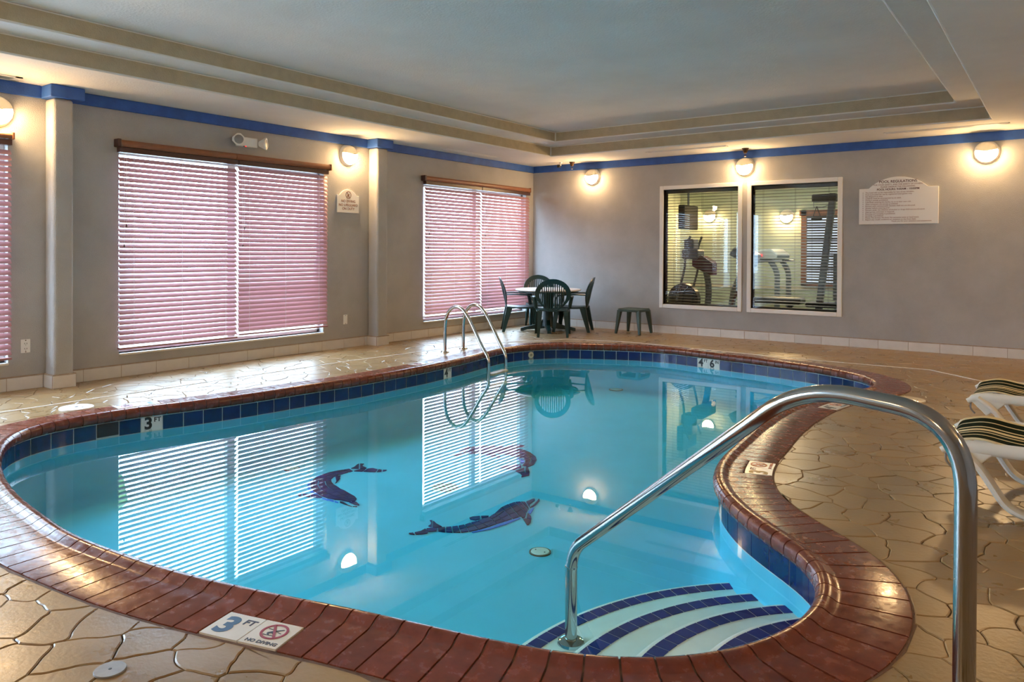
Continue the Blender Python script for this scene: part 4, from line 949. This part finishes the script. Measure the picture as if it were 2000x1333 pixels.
def outlet(y, z, w, h, lab, kind):
    t = thing('wall_outlet', (0, y, z), lab, 'outlet')
    mb = MB(); mb.box(0.0005, 0.007, -w / 2, w / 2, -h / 2, h / 2); mb.obj('plate', M['white'], t, bevel=0.003)
    Mx = frame_mx((0.0072, 0, 0), (0, 1, 0), (0, 0, 1))
    for zz_ in ((h * .42, -h * .42)):
        mb = MB(); mb.lathe([(0, 0.0012), (0.0045, 0.001), (0.0045, 0)], 10, Mx @ Matrix.Translation((0, zz_, 0))); mb.obj('screw', M['brown'], t)
    if kind == 'duplex':
        for zz_ in (h * .19, -h * .19):
            mb = MB()
            for yy_ in (-0.008, 0.008): mb.box(yy_ - 0.0015, yy_ + 0.0015, zz_ - 0.006, zz_ + 0.006, 0, 0.001, Mx)
            mb.lathe([(0, 0.001), (0.0025, 0.001), (0.0025, 0)], 8, Mx @ Matrix.Translation((0, zz_ - 0.013, 0)))
            mb.obj('socket', M['dark'], t)
outlet(-7.335, 0.357, 0.070, 0.112, 'white duplex outlet low on the wall beside the first pilaster', 'duplex')
outlet(-3.916, 0.336, 0.063, 0.114, 'white blank plate with rusty screws low on the wall below the no diving sign', 'blank')

# emergency light with two heads
t = thing('emergency_light', (0, -5.24, 2.285), 'white emergency light with two angled heads above the wide blind', 'emergency light')
mb = MB(); mb.box(0.0, 0.06, -0.15, 0.075, -0.055, 0.045); mb.obj('body', M['white'], t, bevel=0.008)
for yy_, rx, ry, rz in ((-0.165, 45, 10, -25), (0.135, 35, 0, 40)):
    Mx = Matrix.Translation((0.075, yy_, 0.005 if yy_ < 0 else -0.005)) @ Matrix.Rotation(radians(rz), 4, 'Z') @ Matrix.Rotation(radians(rx), 4, 'X')
    mb = MB()
    mb.loft([[Mx @ Vector((x, a * w, b * w)) for a, b in ((-1, -.55), (-.55, -1), (.55, -1), (1, -.55), (1, .55), (.55, 1), (-.55, 1), (-1, .55))] for x, w in ((-0.05, 0.022), (0.02, 0.058), (0.032, 0.058))])
    h_ = mb.obj('lamp_head', M['white'], t, bevel=0.003)
    mb = MB(); mb.lathe([(0, 0.037), (0.03, 0.036), (0.046, 0.033)], 18, Mx @ Matrix(((0, 0, 1, 0), (0, 1, 0, 0), (-1, 0, 0, 0), (0, 0, 0, 1)))); mb.obj('lens', M['lid'], h_, smooth=True)
mb = MB(); mb.box(0.058, 0.064, -0.075, -0.062, -0.058, -0.05); mb.obj('indicator', M['led'], t)
mb = MB(); mb.box(0.058, 0.064, -0.095, -0.080, -0.058, -0.05); mb.obj('test_button', M['dark'], t)

# ceiling fittings: slot diffusers, register, sprinklers, sensor
def slot(x0, y0, x1, y1, lab):
    a = Vector((x0, y0, ZS)); b = Vector((x1, y1, ZS)); L_ = (b - a).length; d = (b - a).normalized(); c = (a + b) / 2
    t = thing('slot_diffuser', c, lab, 'vent', atan2(d.y, d.x))
    mb = MB(); w = 0.045
    mb.box(-L_ / 2, L_ / 2, -w, -w + 0.014, -0.006, -0.0005); mb.box(-L_ / 2, L_ / 2, w - 0.014, w, -0.006, -0.0005); mb.box(-L_ / 2, -L_ / 2 + 0.014, -w, w, -0.006, -0.0005); mb.box(L_ / 2 - 0.014, L_ / 2, -w, w, -0.006, -0.0005)
    mb.obj('frame', M['white'], t)
    mb = MB(); mb.box(-L_ / 2, L_ / 2, -w + 0.014, w - 0.014, -0.002, -0.0005); mb.obj('slot', M['gymgrey'], t)
    mb = MB(); mb.box(-L_ / 2 + 0.014, L_ / 2 - 0.014, -0.006, 0.006, -0.006, -0.002); mb.obj('blade', M['white'], t)
slot(0.256, -2.44, 0.256, -1.34, 'long slot diffuser in the soffit over the far double blind')
slot(2.30, -0.60, 3.42, -0.60, 'long slot diffuser in the soffit above the left interior window')
slot(5.24, -0.575, 6.43, -0.575, 'long slot diffuser in the soffit above the regulations board')
t = thing('ceiling_register', (0.16, -7.86, ZS), 'white louvred air register in the soffit at the far left edge', 'vent')
mb = MB(); w, l = 0.075, 0.42
for bx in ((-w, -w + .02, -l, l), (w - .02, w, -l, l), (-w, w, -l, -l + .05), (-w, w, l - .05, l)): mb.box(bx[0], bx[1], bx[2], bx[3], -0.008, -0.0005)
mb.obj('frame', M['white'], t)
mb = MB(); mb.box(-w + .02, w - .02, -l + .05, l - .05, -0.003, -0.0005); mb.obj('duct', M['gymgrey'], t)
for k in range(5):
    xx = -w + 0.03 + k * (2 * w - 0.06) / 4; mb = MB(); mb.box(xx - 0.004, xx + 0.004, -l + .05, l - .05, -0.008, -0.002); mb.obj('louvre', M['gymlight'], t)
def sprinkler(x, y, lab):
    t = thing('sprinkler_head', (x, y, ZS), lab, 'sprinkler')
    mb = MB(); mb.lathe([(0.045, -0.0005), (0.044, -0.006), (0.036, -0.016), (0.026, -0.05), (0.020, -0.062), (0, -0.064)], 20); mb.obj('escutcheon', M['brown'], t, smooth=True)
    mb = MB(); mb.tube([(0.009, 0, -0.06), (0.010, 0, -0.085), (0.0, 0, -0.105)], 0.003, 6); mb.tube([(-0.009, 0, -0.06), (-0.010, 0, -0.085), (0.0, 0, -0.105)], 0.003, 6); mb.obj('yoke', M['brown'], t)
    mb = MB(); mb.lathe([(0, -0.104), (0.014, -0.105), (0.014, -0.108), (0, -0.109)], 12); mb.obj('deflector', M['cream'], t)
sprinkler(3.53, -0.235, 'brown sprinkler head hanging above the pair of interior windows')
sprinkler(0.87, -0.225, 'brown sprinkler head hanging above the corner table')
t = thing('ceiling_sensor', (0.69, -0.26, ZS), 'small white bracket with a dark sensor box near the room corner', 'sensor')
mb = MB(); mb.box(-0.02, 0.02, -0.02, 0.02, -0.012, -0.0005); mb.tube([(0, 0, -0.01), (0, 0, -0.05)], 0.008, 8); mb.obj('bracket', M['white'], t)
mb = MB(); mb.box(-0.055, -0.012, -0.022, 0.022, -0.075, -0.032); mb.obj('sensor_box', M['dark'], t, bevel=0.005)

# ============================================================ GARDEN FURNITURE
def make_chair(loc, rotz, lab):
    t = thing('patio_chair', loc, lab, 'chair', rotz, 'green resin chairs around the table')
    G_ = M['green']
    # seat
    def seat_z(x, y): return 0.362 + 0.010 * (x / 0.2) ** 2 - 0.016 * (1 - ((y - 0.0) / 0.23) ** 2)
    nx, ny = 8, 8; top = []; 
    for j in range(ny + 1):
        y = -0.20 + 0.43 * j / ny; hw = 0.185 + 0.03 * j / ny
        for i in range(nx + 1):
            x = -hw + 2 * hw * i / nx; top.append((x, y, seat_z(x, y) - (0.018 if j == ny else 0)))
    n = nx + 1; k = len(top)
    vs_ = top + [(x, y, z - 0.012) for x, y, z in top]
    fs_ = [(j * n + i, j * n + i + 1, (j + 1) * n + i + 1, (j + 1) * n + i) for j in range(ny) for i in range(nx)]
    fs_ += [tuple(k + q for q in reversed(f)) for f in fs_]
    for i in range(nx): fs_ += [(i + 1, i, k + i, k + i + 1), (ny * n + i, ny * n + i + 1, k + ny * n + i + 1, k + ny * n + i)]
    for j in range(ny): fs_ += [(j * n, (j + 1) * n, k + (j + 1) * n, k + j * n), ((j + 1) * n + nx, j * n + nx, k + j * n + nx, k + (j + 1) * n + nx)]
    mb = MB().add(vs_, fs_)
    for sx in (-1, 1): mb.taper((sx * 0.19, -0.19, 0.345), (sx * 0.215, 0.22, 0.338), (0.012, 0.045), (0.012, 0.045), up=(1, 0, 0))
    mb.taper((-0.21, 0.228, 0.338), (0.21, 0.228, 0.338), (0.012, 0.045), (0.012, 0.045), up=(0, 1, 0))
    mb.obj('seat', G_, t, smooth=True)
    # backrest shell: tilted round shield with an oval opening
    def back(x, z):   # position on the curved, tilted back surface
        zz_ = z; y = -0.205 - (z - 0.36) * 0.24 + 0.55 * x * x
        return Vector((x, y, zz_))
    def outline(a):   # rounded shield, a=0 right, pi/2 top
        c, s_ = cos(a), sin(a); x = 0.245 * c; z = 0.575 + (0.215 * s_ if s_ > 0 else 0.235 * s_)
        if s_ < 0: x *= 1 - 0.42 * (-s_) ** 1.5
        return x, z
    def hole(a):
        c, s_ = cos(a), sin(a); return (0.182 * c * (1 if s_ > 0 else 1 - 0.20 * (-s_) ** 1.5), 0.570 + (0.155 * s_ if s_ > 0 else 0.205 * s_))
    na = 40; rings = []
    for f, off in ((outline, 0.0), (outline, -0.016), (hole, -0.016), (hole, 0.0)):
        rings.append([back(*f(2 * pi * q / na)) + Vector((0, off, 0)) for q in range(na)])
    mb = MB(); vs_ = [v for r in rings for v in r]
    mb.add(vs_, [(r * na + q, r * na + (q + 1) % na, ((r + 1) % 4) * na + (q + 1) % na, ((r + 1) % 4) * na + q) for r in range(4) for q in range(na)])
    mb.obj('back_frame', G_, t, smooth=True)
    for i in range(11):
        x = -0.145 + 0.29 * i / 10
        # bar height inside the opening
        za = [hole(2 * pi * q / 200) for q in range(200)]
        up_ = max((z for xx, z in za if abs(xx - x) < 0.008 and z > 0.57), default=0.62); dn = min((z for xx, z in za if abs(xx - x) < 0.008 and z < 0.57), default=0.5)
        pts = [back(x, dn - 0.01 + (up_ - dn + 0.02) * q / 4) + Vector((0, -0.008, 0)) for q in range(5)]
        mb = MB(); mb.tube(pts, 1, 6, flat=(0.0075, 0.005), up=(0, 1, 0)); mb.obj('back_slat', G_, t)
    for sx in (-1, 1):
        path = fillet([back(sx * 0.232, 0.54) + Vector((0, -.005, 0)), (sx * 0.262, -0.10, 0.546), (sx * 0.268, 0.16, 0.532), (sx * 0.255, 0.215, 0.475), (sx * 0.235, 0.215, 0.36)], 0.05, 4)
        mb = MB(); mb.tube(path, 1, 8, flat=(0.026, 0.011), up=(0, 0, 1)); mb.obj('armrest', G_, t, smooth=True)
        for y0, y1, x0, x1, wt in ((0.19, 0.235, 0.205, 0.235, 0.080), (-0.175, -0.262, 0.175, 0.195, 0.085)):
            mb = MB(); a = Vector((sx * x0, y0, 0.352)); b = Vector((sx * x1, y1, 0.0))
            # angle section: two plates
            mb.taper(a, b, (0.014, wt), (0.010, 0.036), up=(0, 1, 0)) if False else None
            mb.taper(a + Vector((sx * 0.03, 0, 0)), b + Vector((sx * 0.012, 0, 0)), (wt, 0.012), (0.036, 0.010), up=(1, 0, 0))
            ys = -1 if y0 > 0 else 1
            mb.taper(a + Vector((0, -ys * wt * .45, 0)), b + Vector((0, -ys * 0.016, 0)), (wt * .8, 0.012), (0.030, 0.010), up=(0, 1, 0))
            mb.obj('leg', G_, t)
    return t
TC = Vector((0.83, -0.80, 0))
fwd = Vector((-0.593, 0.805, 0)); rgt = Vector((0.805, 0.593, 0))
def chair_at(off, face, lab, first=None):
    p_ = TC + off; rz = atan2(face.y, face.x) - pi / 2
    return make_chair((p_.x, p_.y, 0), rz, lab) if first is None else dup(first, (p_.x, p_.y, 0), rz, lab)
c0_ = chair_at(-fwd * 0.62 + rgt * 0.035, fwd + rgt * 0.05, 'dark green resin armchair with its slatted back to the pool')
chair_at(-rgt * 0.40 + fwd * 0.02, rgt + fwd * 0.06, 'dark green resin armchair beside the blind, seen from its side', c0_)
chair_at(rgt * 0.36 + fwd * 0.0, -rgt + fwd * 0.25, 'dark green resin armchair between table and stool, facing the blind', c0_)
chair_at(fwd * 0.56 - rgt * 0.06, -fwd + rgt * 0.2, 'dark green resin armchair in the corner behind the table', c0_)
t = thing('patio_table', TC, 'round pale topped table on a dark green pedestal', 'table')
mb = MB(); mb.lathe([(0, 0.614), (0.462, 0.614), (0.474, 0.610), (0.479, 0.602), (0.476, 0.592), (0.464, 0.588), (0, 0.588)], 56); mb.obj('table_top', M['tabletop'], t, smooth=True)
mb = MB(); mb.lathe([(0.44, 0.588), (0.445, 0.566), (0.43, 0.566), (0.425, 0.588)], 48); mb.obj('apron', M['green'], t, smooth=True)
mb = MB(); mb.lathe([(0, 0.588), (0.13, 0.585), (0.10, 0.54), (0.075, 0.46), (0.070, 0.25), (0.085, 0.14), (0.10, 0.07), (0, 0.06)], 24); mb.obj('pedestal', M['green'], t, smooth=True)
for k in range(4):
    a = radians(36.3 + 90 * k); dx, dy = cos(a), sin(a); rings = []
    for r, zt, zb, w in ((0.05, 0.20, 0.04, 0.035), (0.10, 0.14, 0.035, 0.034), (0.18, 0.095, 0.03, 0.032), (0.30, 0.065, 0.022, 0.03), (0.37, 0.05, 0.0, 0.03), (0.40, 0.042, 0.0, 0.028)):
        rings.append([(dx * r - dy * w * s_, dy * r + dx * w * s_, z_) for s_, z_ in ((-1, zb), (1, zb), (0.8, zt), (-0.8, zt))])
    mb = MB(); mb.loft(rings); mb.obj('foot', M['green'], t)
# stool
t = thing('resin_stool', (1.975, -0.325, 0), 'low square grey green resin stool against the back wall', 'stool', radians(0))
def rsq(w, r, n=5):
    out = []
    for cx, cy_, a0 in ((w - r, w - r, 0), (-w + r, w - r, 90), (-w + r, -w + r, 180), (w - r, -w + r, 270)):
        for k in range(n + 1): a = radians(a0 + 90 * k / n); out.append((cx + r * cos(a), cy_ + r * sin(a)))
    return out
mb = MB(); mb.loft([[(x, y, z) for x, y in rsq(w, r)] for w, r, z in ((0.178, 0.05, 0.315), (0.180, 0.05, 0.345), (0.172, 0.05, 0.355), (0.10, 0.04, 0.358))]); mb.obj('seat', M['stoolgreen'], t, smooth=True)
for sx in (-1, 1):
    for sy in (-1, 1):
        mb = MB(); mb.taper((sx * 0.145, sy * 0.145, 0.330), (sx * 0.185, sy * 0.185, 0), (0.060, 0.060), (0.034, 0.034), up=(1, 0, 0)); mb.obj('leg', M['stoolgreen'], t, bevel=0.008)

# loungers, foot end towards the pool (local -x)
def lounger(loc, lab, first=None):
    if first: return dup(first, loc, 0, lab)
    t = thing('sun_lounger', loc, lab, 'sun lounger', 0, 'striped sling loungers on the right deck')
    R_ = M['resin']; hw = 0.285
    rail = [(0.0, 0.256), (0.035, 0.278), (0.10, 0.290), (0.30, 0.288), (0.60, 0.300), (1.05, 0.295), (1.30, 0.310), (1.55, 0.42), (1.80, 0.56)]
    for sy in (-1, 1):
        path = fillet([(x, sy * hw, z) for x, z in rail], 0.1, 3)
        mb = MB(); mb.tube(path, [0.55 if q < 2 else (0.85 if q < 4 else 1) for q in range(len(path))], 12, flat=(0.019, 0.030), up=(0, 0, 1)); mb.obj('side_rail', R_, t, smooth=True)
        for x0, x1, zt in ((0.10, 0.285, 0.272), (1.34, 1.20, 0.272)):
            dx = x1 - x0
            path = fillet([(x0 - dx * .25, sy * hw, zt + 0.012), (x0 + dx * .2, sy * hw, 0.225), (x0 + dx * .82, sy * (hw + 0.004), 0.045), (x1 + dx * .32, sy * (hw + 0.004), 0.014)], 0.07, 5)
            mb = MB(); mb.tube(path, 1, 10, flat=(0.020, 0.036), up=(0, 1, 0)); mb.obj('leg', R_, t, smooth=True)
            mb = MB(); mb.tube([(x1 + dx * .16, sy * (hw + .004), 0.012), (x1 + dx * .42, sy * (hw + .004), 0.012)], 1, 8, flat=(0.022, 0.012), up=(0, 1, 0)); mb.obj('foot', R_, t)
        # gusset where the leg meets the rail
        mb = MB(); mb.prism([(0.02, 0.262), (0.10, 0.18), (0.15, 0.215), (0.20, 0.265), (0.20, 0.28), (0.05, 0.28)], sy * hw - 0.012, sy * hw + 0.012, Matrix(((1, 0, 0, 0), (0, 0, 1, 0), (0, 1, 0, 0), (0, 0, 0, 1)))); mb.obj('gusset', R_, t, bevel=0.006)
    for x, z in ((0.035, 0.270), (1.30, 0.30), (1.80, 0.56)):
        mb = MB(); mb.tube([(x, -hw, z), (x, hw, z)], 0.018, 10); mb.obj('crossbar', R_, t, smooth=True)
    prof = [(0.020, 0.262), (0.012, 0.280), (0.030, 0.305), (0.07, 0.318), (0.12, 0.331), (0.17, 0.330), (0.25, 0.314), (0.34, 0.305), (0.50, 0.302), (0.80, 0.330), (1.10, 0.332), (1.30, 0.350), (1.55, 0.455), (1.80, 0.600), (1.83, 0.59)]
    prof = [(v.x, v.z) for v in fillet([(x, 0, z) for x, z in prof], 0.04, 3)]
    nyy = 12; vs_ = []
    for x, z in prof:
        for k in range(nyy + 1):
            y = -hw * 1.02 + 2.04 * hw * k / nyy; vs_.append((x, y, z - 0.012 * (1 - (y / hw) ** 2)))
    n = nyy + 1; m = len(prof); fs_ = [(i * n + k, i * n + k + 1, (i + 1) * n + k + 1, (i + 1) * n + k) for i in range(m - 1) for k in range(nyy)]
    o = MB().add(vs_, fs_).obj('sling', M['sling'], t, smooth=True)
    sm = o.modifiers.new('solid', 'SOLIDIFY'); sm.thickness = 0.006
    mb = MB(); mb.tube(fillet([(0.02, -hw + 0.01, 0.29), (0.015, -hw + 0.01, 0.21), (0.04, -hw + 0.01, 0.185)], 0.02, 3), 0.005, 6); mb.obj('hook', M['lid'], t)
    return t
l0 = lounger((6.455, -5.735, 0), 'white lounger with striped green sling nearest the handrail')
lounger((6.43, -4.33, 0), 'white lounger with striped green sling beyond the nearer one', l0)

# ============================================================ EXERCISE ROOM BEHIND THE INTERIOR WINDOWS
GX0, GX1, GY1 = 0.9, 5.6, 3.7
gy_ = struct('wall_gym', 'pale olive walls of the exercise room')
mb = MB(); mb.box(GX0 - .1, GX1 + .1, GY1, GY1 + .1, 0, 2.6); mb.obj('back_panel', M['gymwall'], gy_)
mb = MB(); mb.box(GX0 - .1, GX0, 0.14, GY1, 0, 2.6); mb.obj('side_panel', M['gymwall'], gy_)
mb = MB(); mb.box(GX1, GX1 + .1, 0.14, GY1, 0, 2.6); mb.obj('side_panel', M['gymwall'], gy_)
mb = MB(); mb.box(GX0, GX1, GY1 - .01, GY1, 0.50, 0.56); mb.obj('chair_rail', M['cream'], gy_)
mb = MB(); mb.box(GX0, GX1, 0.14, GY1, -0.05, 0.0); o = mb.obj('floor_gym', M['gymfloor']); o['kind'] = 'structure'
mb = MB(); mb.box(GX0, GX1, 0.14, GY1, 2.55, 2.6); o = mb.obj('ceiling_gym', M['ceil']); o['kind'] = 'structure'
t = thing('added_gym_light', (3.2, 1.9, 2.55), 'unseen square ceiling light added to brighten the exercise room', 'light')  # unseen lamp added to light the exercise room
mb = MB(); mb.box(-0.62, 0.62, -0.32, 0.32, -0.03, 0.0); mb.obj('housing', M['white'], t)
mb = MB(); mb.box(-0.58, 0.58, -0.28, 0.28, -0.036, -0.031); mb.obj('diffuser', M['gymglow'], t)
# window of the exercise room with dark frame
w = struct('window_6', 'brown framed window in the exercise room')
mb = MB(); x0, x1, z0, z1 = 3.18, 4.2, 0.58, 1.90
for bx in ((x0, x0 + .09, z0, z1), (x1 - .09, x1, z0, z1), (x0 - .03, x1 + .03, z1 - .10, z1), (x0, x1, z0, z0 + .05)): mb.box(bx[0], bx[1], GY1 - 0.06, GY1 - 0.001, bx[2], bx[3])
mb.obj('casing', M['valance'], w)
mb = MB(); mb.box(x0 + .09, x1 - .09, GY1 - 0.012, GY1 - 0.002, z0 + .05, z1 - .1); mb.obj('pane', emit_mat('daylight_glow', (0.80, 0.86, 1.0), 1.4), w)  # pane glows by itself to imitate daylight, solid wall behind
b_ = blind(0, x0 + .09, x1 - .09, z0 + .05, z1 - .1, 'brown slatted blind on the far window of the exercise room', x=GY1 - 0.045, tilt=35, spacing=0.045, width=0.05, slatm='darkslat', axis='x', seed=11)
dup(proto, (1.50, GY1, 1.84), radians(-90), 'wall lamp copy standing in for a lamp reflection in the left interior window')  # lamp copies added behind the glass to imitate lamp reflections
dup(proto, (2.92, GY1, 1.80), radians(-90), 'wall lamp copy standing in for a lamp reflection in the right interior window')
# dark television on the side wall
t = thing('television', (1.62, 2.4, 1.55), 'dark television hung high in the exercise room', 'television')
mb = MB(); mb.box(-0.06, 0.06, -0.30, 0.30, 0.0, 0.42); mb.obj('cabinet', M['gymblack'], t, bevel=0.02)
mb = MB(); mb.box(0.06, 0.064, -0.26, 0.26, 0.05, 0.38); mb.obj('screen', M['dark'], t)
mb = MB(); mb.tube([(0, 0, 0.42), (0, 0, 0.98)], 0.02, 8); mb.obj('bracket', M['gymgrey'], t)
# treadmill
t = thing('treadmill', (2.72, 2.75, 0), 'grey treadmill with a wide console behind the right interior window', 'treadmill')
mb = MB(); mb.box(-1.15, 0.5, -0.34, 0.34, 0.06, 0.18); mb.obj('deck', M['gymgrey'], t, bevel=0.02)
mb = MB(); mb.box(-1.10, 0.3, -0.24, 0.24, 0.181, 0.19); mb.obj('belt', M['gymblack'], t)
for sy in (-1, 1):
    mb = MB(); mb.tube(fillet([(0.42, sy * 0.31, 0.12), (0.42, sy * 0.31, 0.85), (0.30, sy * 0.31, 1.03)], 0.1, 4), 1, 10, flat=(0.045, 0.03), up=(0, 1, 0)); mb.obj('upright', M['gymgrey'], t, smooth=True)
    mb = MB(); mb.tube(fillet([(-0.25, sy * 0.33, 0.98), (0.1, sy * 0.33, 1.02), (0.50, sy * 0.33, 1.02)], 0.05, 3), 0.022, 8); mb.obj('handrail', M['gymgrey'], t, smooth=True)
mb = MB(); mb.loft([[(x, -0.36, z), (x, 0.36, z), (x + .02, 0.33, z + h), (x + .02, -0.33, z + h)] for x, z, h in ((0.02, 1.06, 0.06), (0.12, 1.04, 0.16), (0.30, 1.04, 0.18), (0.42, 1.06, 0.06))]); cs = mb.obj('console', M['gymlight'], t, bevel=0.02)
mb = MB(); mb.box(0.10, 0.2, -0.37, -0.362, 1.10, 1.13); mb.obj('console_stripe', M['led'], cs)
# elliptical trainer
t = thing('elliptical_trainer', (2.45, 1.0, 0), 'elliptical trainer with a round flywheel drum behind the left interior window', 'exercise machine')
mb = MB(); mb.lathe([(0, -0.09), (0.20, -0.09), (0.245, -0.06), (0.245, 0.06), (0.20, 0.09), (0, 0.09)], 32, Matrix.Translation((-0.27, -0.05, 0.43)) @ Matrix.Rotation(pi / 2, 4, 'X')); dr = mb.obj('flywheel_drum', M['gymblack'], t, smooth=True)
mb = MB(); mb.lathe([(0, -0.097), (0.11, -0.096), (0.13, -0.092)], 24, Matrix.Translation((-0.27, -0.05, 0.43)) @ Matrix.Rotation(pi / 2, 4, 'X')); mb.obj('drum_disc', M['gymmaroon'], dr, smooth=True)
mb = MB(); mb.tube(fillet([(0.05, 0, 0.05), (0.12, 0, 0.62), (0.02, 0, 1.02), (-0.12, 0, 1.16)], 0.2, 5), 1, 12, flat=(0.05, 0.035), up=(0, 1, 0)); mb.obj('mast', M['gymgrey'], t, smooth=True)
mb = MB(); mb.box(-0.28, -0.02, -0.14, 0.14, 1.05, 1.20); mb.box(-0.26, -0.10, -0.11, 0.11, 1.20, 1.36); mb.obj('console', M['gymgrey'], t, bevel=0.025)
mb = MB(); mb.loft([[(x, -0.10, z), (x, 0.10, z), (x, 0.10, z + h), (x, -0.10, z + h)] for x, z, h in ((-0.13, 0.94, 0.16), (0.05, 0.86, 0.24), (0.20, 0.80, 0.20))]); mb.obj('shroud', M['gymmaroon'], t, bevel=0.02)
for sy in (-1, 1):
    mb = MB(); mb.tube(fillet([(-0.30, sy * 0.26, 0.42), (-0.16, sy * 0.26, 0.95), (-0.18, sy * 0.24, 1.22), (-0.10, sy * 0.22, 1.40)], 0.15, 4), 0.018, 8); mb.obj('swing_arm', M['gymgrey'], t, smooth=True)
    mb = MB(); mb.box(-0.4, 0.18, sy * 0.16 - 0.05, sy * 0.16 + 0.05, 0.20, 0.25); mb.obj('pedal_bar', M['gymgrey'], t)
mb = MB(); mb.box(-0.55, 0.25, -0.06, 0.06, 0.02, 0.09); mb.box(-0.52, -0.44, -0.3, 0.3, 0, 0.06); mb.box(0.17, 0.25, -0.3, 0.3, 0, 0.06); mb.obj('base', M['gymgrey'], t)
# stepper beside it
t = thing('stair_climber', (2.92, 1.75, 0), 'tilted grey climbing machine at the right of the left interior window', 'exercise machine')
mb = MB(); mb.tube(fillet([(-0.30, 0, 0.05), (-0.26, 0, 0.55), (-0.02, 0, 1.0), (0.0, 0, 1.1)], 0.2, 5), 1, 12, flat=(0.055, 0.045), up=(0, 1, 0)); mb.obj('mast', M['gymgrey'], t, smooth=True)
mb = MB(); mb.loft([[(x, -0.16, z), (x, 0.16, z), (x + .08, 0.16, z + h), (x + .08, -0.16, z + h)] for x, z, h in ((-0.28, 1.12, 0.12), (-0.10, 1.02, 0.20), (0.06, 0.92, 0.2))]); mb.obj('console', M['gymgrey'], t, bevel=0.02)
mb = MB(); mb.tube(fillet([(0.02, -0.1, 0.98), (-0.12, -0.1, 0.62), (-0.26, -0.1, 0.30)], 0.1, 4), 0.022, 8); mb.obj('handle_bar', M['gymmaroon'], t, smooth=True)
mb = MB(); mb.box(-0.5, 0.12, -0.22, 0.22, 0.0, 0.07); mb.obj('base', M['gymgrey'], t, bevel=0.015)
# multi-gym tower with bench
t = thing('multi_gym', (4.2, 1.0, 0), 'tall tilted cable tower with hanging handle behind the right interior window', 'exercise machine')
mb = MB(); mb.taper((-0.09, 0, 0.0), (0.13, 0, 1.98), (0.085, 0.085), (0.085, 0.085), up=(0, 1, 0)); mb.obj('tower', M['gymgrey'], t, bevel=0.01)
mb = MB(); mb.taper((0.10, 0.16, 0.0), (0.26, 0.16, 1.6), (0.03, 0.06), (0.03, 0.06), up=(0, 1, 0)); mb.obj('guide_rod', M['gymlight'], t)
mb = MB(); mb.box(-0.14, 0.18, -0.08, 0.08, 1.86, 1.97); mb.obj('top_arm', M['gymblack'], t, bevel=0.02)
mb = MB(); mb.tube([(-0.13, 0, 1.87), (-0.13, 0, 1.80), (-0.02, 0, 1.79), (0.09, 0, 1.82)], 0.008, 6); mb.obj('cable', M['gymlight'], t)
mb = MB(); mb.tube([(-0.08, -0.03, 1.80), (-0.14, -0.03, 1.63), (-0.02, -0.03, 1.63), (-0.08, -0.03, 1.80)], 0.006, 6); hd = mb.obj('handle', M['gymblack'], t)
mb = MB(); mb.tube([(-0.15, -0.03, 1.62), (-0.01, -0.03, 1.62)], 0.018, 10); mb.obj('grip', M['gymblack'], hd)
mb = MB(); mb.box(-0.95, -0.26, -0.15, 0.15, 0.43, 0.52); mb.obj('bench_pad', M['gymblack'], t, bevel=0.03)
mb = MB(); mb.box(-0.20, 0.22, -0.16, 0.16, 0.40, 0.47); mb.obj('seat_pad', M['gymblack'], t, bevel=0.03)
mb = MB(); mb.taper((-0.58, 0, 0.02), (-0.42, 0, 0.43), (0.06, 0.06), (0.06, 0.06), up=(0, 1, 0)); mb.obj('bench_leg', M['gymblack'], t)
mb = MB(); mb.box(-0.70, 0.40, -0.05, 0.05, 0.02, 0.09); mb.box(-0.72, -0.62, -0.3, 0.3, 0, 0.05); mb.box(0.25, 0.35, -0.35, 0.35, 0, 0.05); mb.obj('base', M['gymgrey'], t)
mb = MB(); mb.box(0.12, 0.30, 0.05, 0.30, 0.50, 1.15); mb.obj('weight_stack', M['gymgrey'], t, bevel=0.01)

# ============================================================ OUTSIDE THE LEFT WINDOWS
mb = MB(); mb.box(-40, -0.16, -40, 40, -0.30, -0.20); mb.box(-0.16, 40, -40, YF - 0.15, -0.30, -0.20); o = mb.obj('ground', M['ground']); o['kind'] = 'structure'
r3 = random.Random(5)
for (x, y, h, lab) in ((-9.5, -6.4, 5.2, 'leafy tree outside, seen through the bright half of the wide blind'), (-12.5, -3.0, 6.5, 'tall tree outside behind the wide blind')):
    t = thing('tree', (x, y, -0.2), lab, 'tree')
    mb = MB(); mb.tube([(0, 0, 0), (0.05, 0.03, h * .3), (0, 0, h * .6)], [0.16, 0.12, 0.07], 10); mb.obj('trunk', M['bark'], t)
    mb = MB()
    for k in range(46):
        a = r3.uniform(0, 2 * pi); ph = r3.uniform(-1, 1); R = h * .27; rr = R * r3.uniform(.6, 1)
        c = Vector((cos(a) * rr * sqrt(1 - ph * ph), sin(a) * rr * sqrt(1 - ph * ph), h * .68 + rr * ph)); q = r3.uniform(.16, .30) * h * .5
        bm = bmesh.new(); bmesh.ops.create_icosphere(bm, subdivisions=1, radius=q)
        mb.add([v.co * r3.uniform(.8, 1.2) + c for v in bm.verts], [tuple(v.index for v in f.verts) for f in bm.faces]); bm.free()
    mb.obj('foliage', M['leaf'], t)

# ============================================================ lettering: outline curves become meshes
bpy.context.view_layer.update()
dg = bpy.context.evaluated_depsgraph_get()
for o in [o for o in bpy.data.objects if o.type == 'FONT']:
    me = bpy.data.meshes.new_from_object(o.evaluated_get(dg)); nm = o.name.split('.')[0]
    n = bpy.data.objects.new(nm, me); COL.objects.link(n); n.parent = o.parent; n.matrix_local = o.matrix_local.copy()
    bpy.data.objects.remove(o)
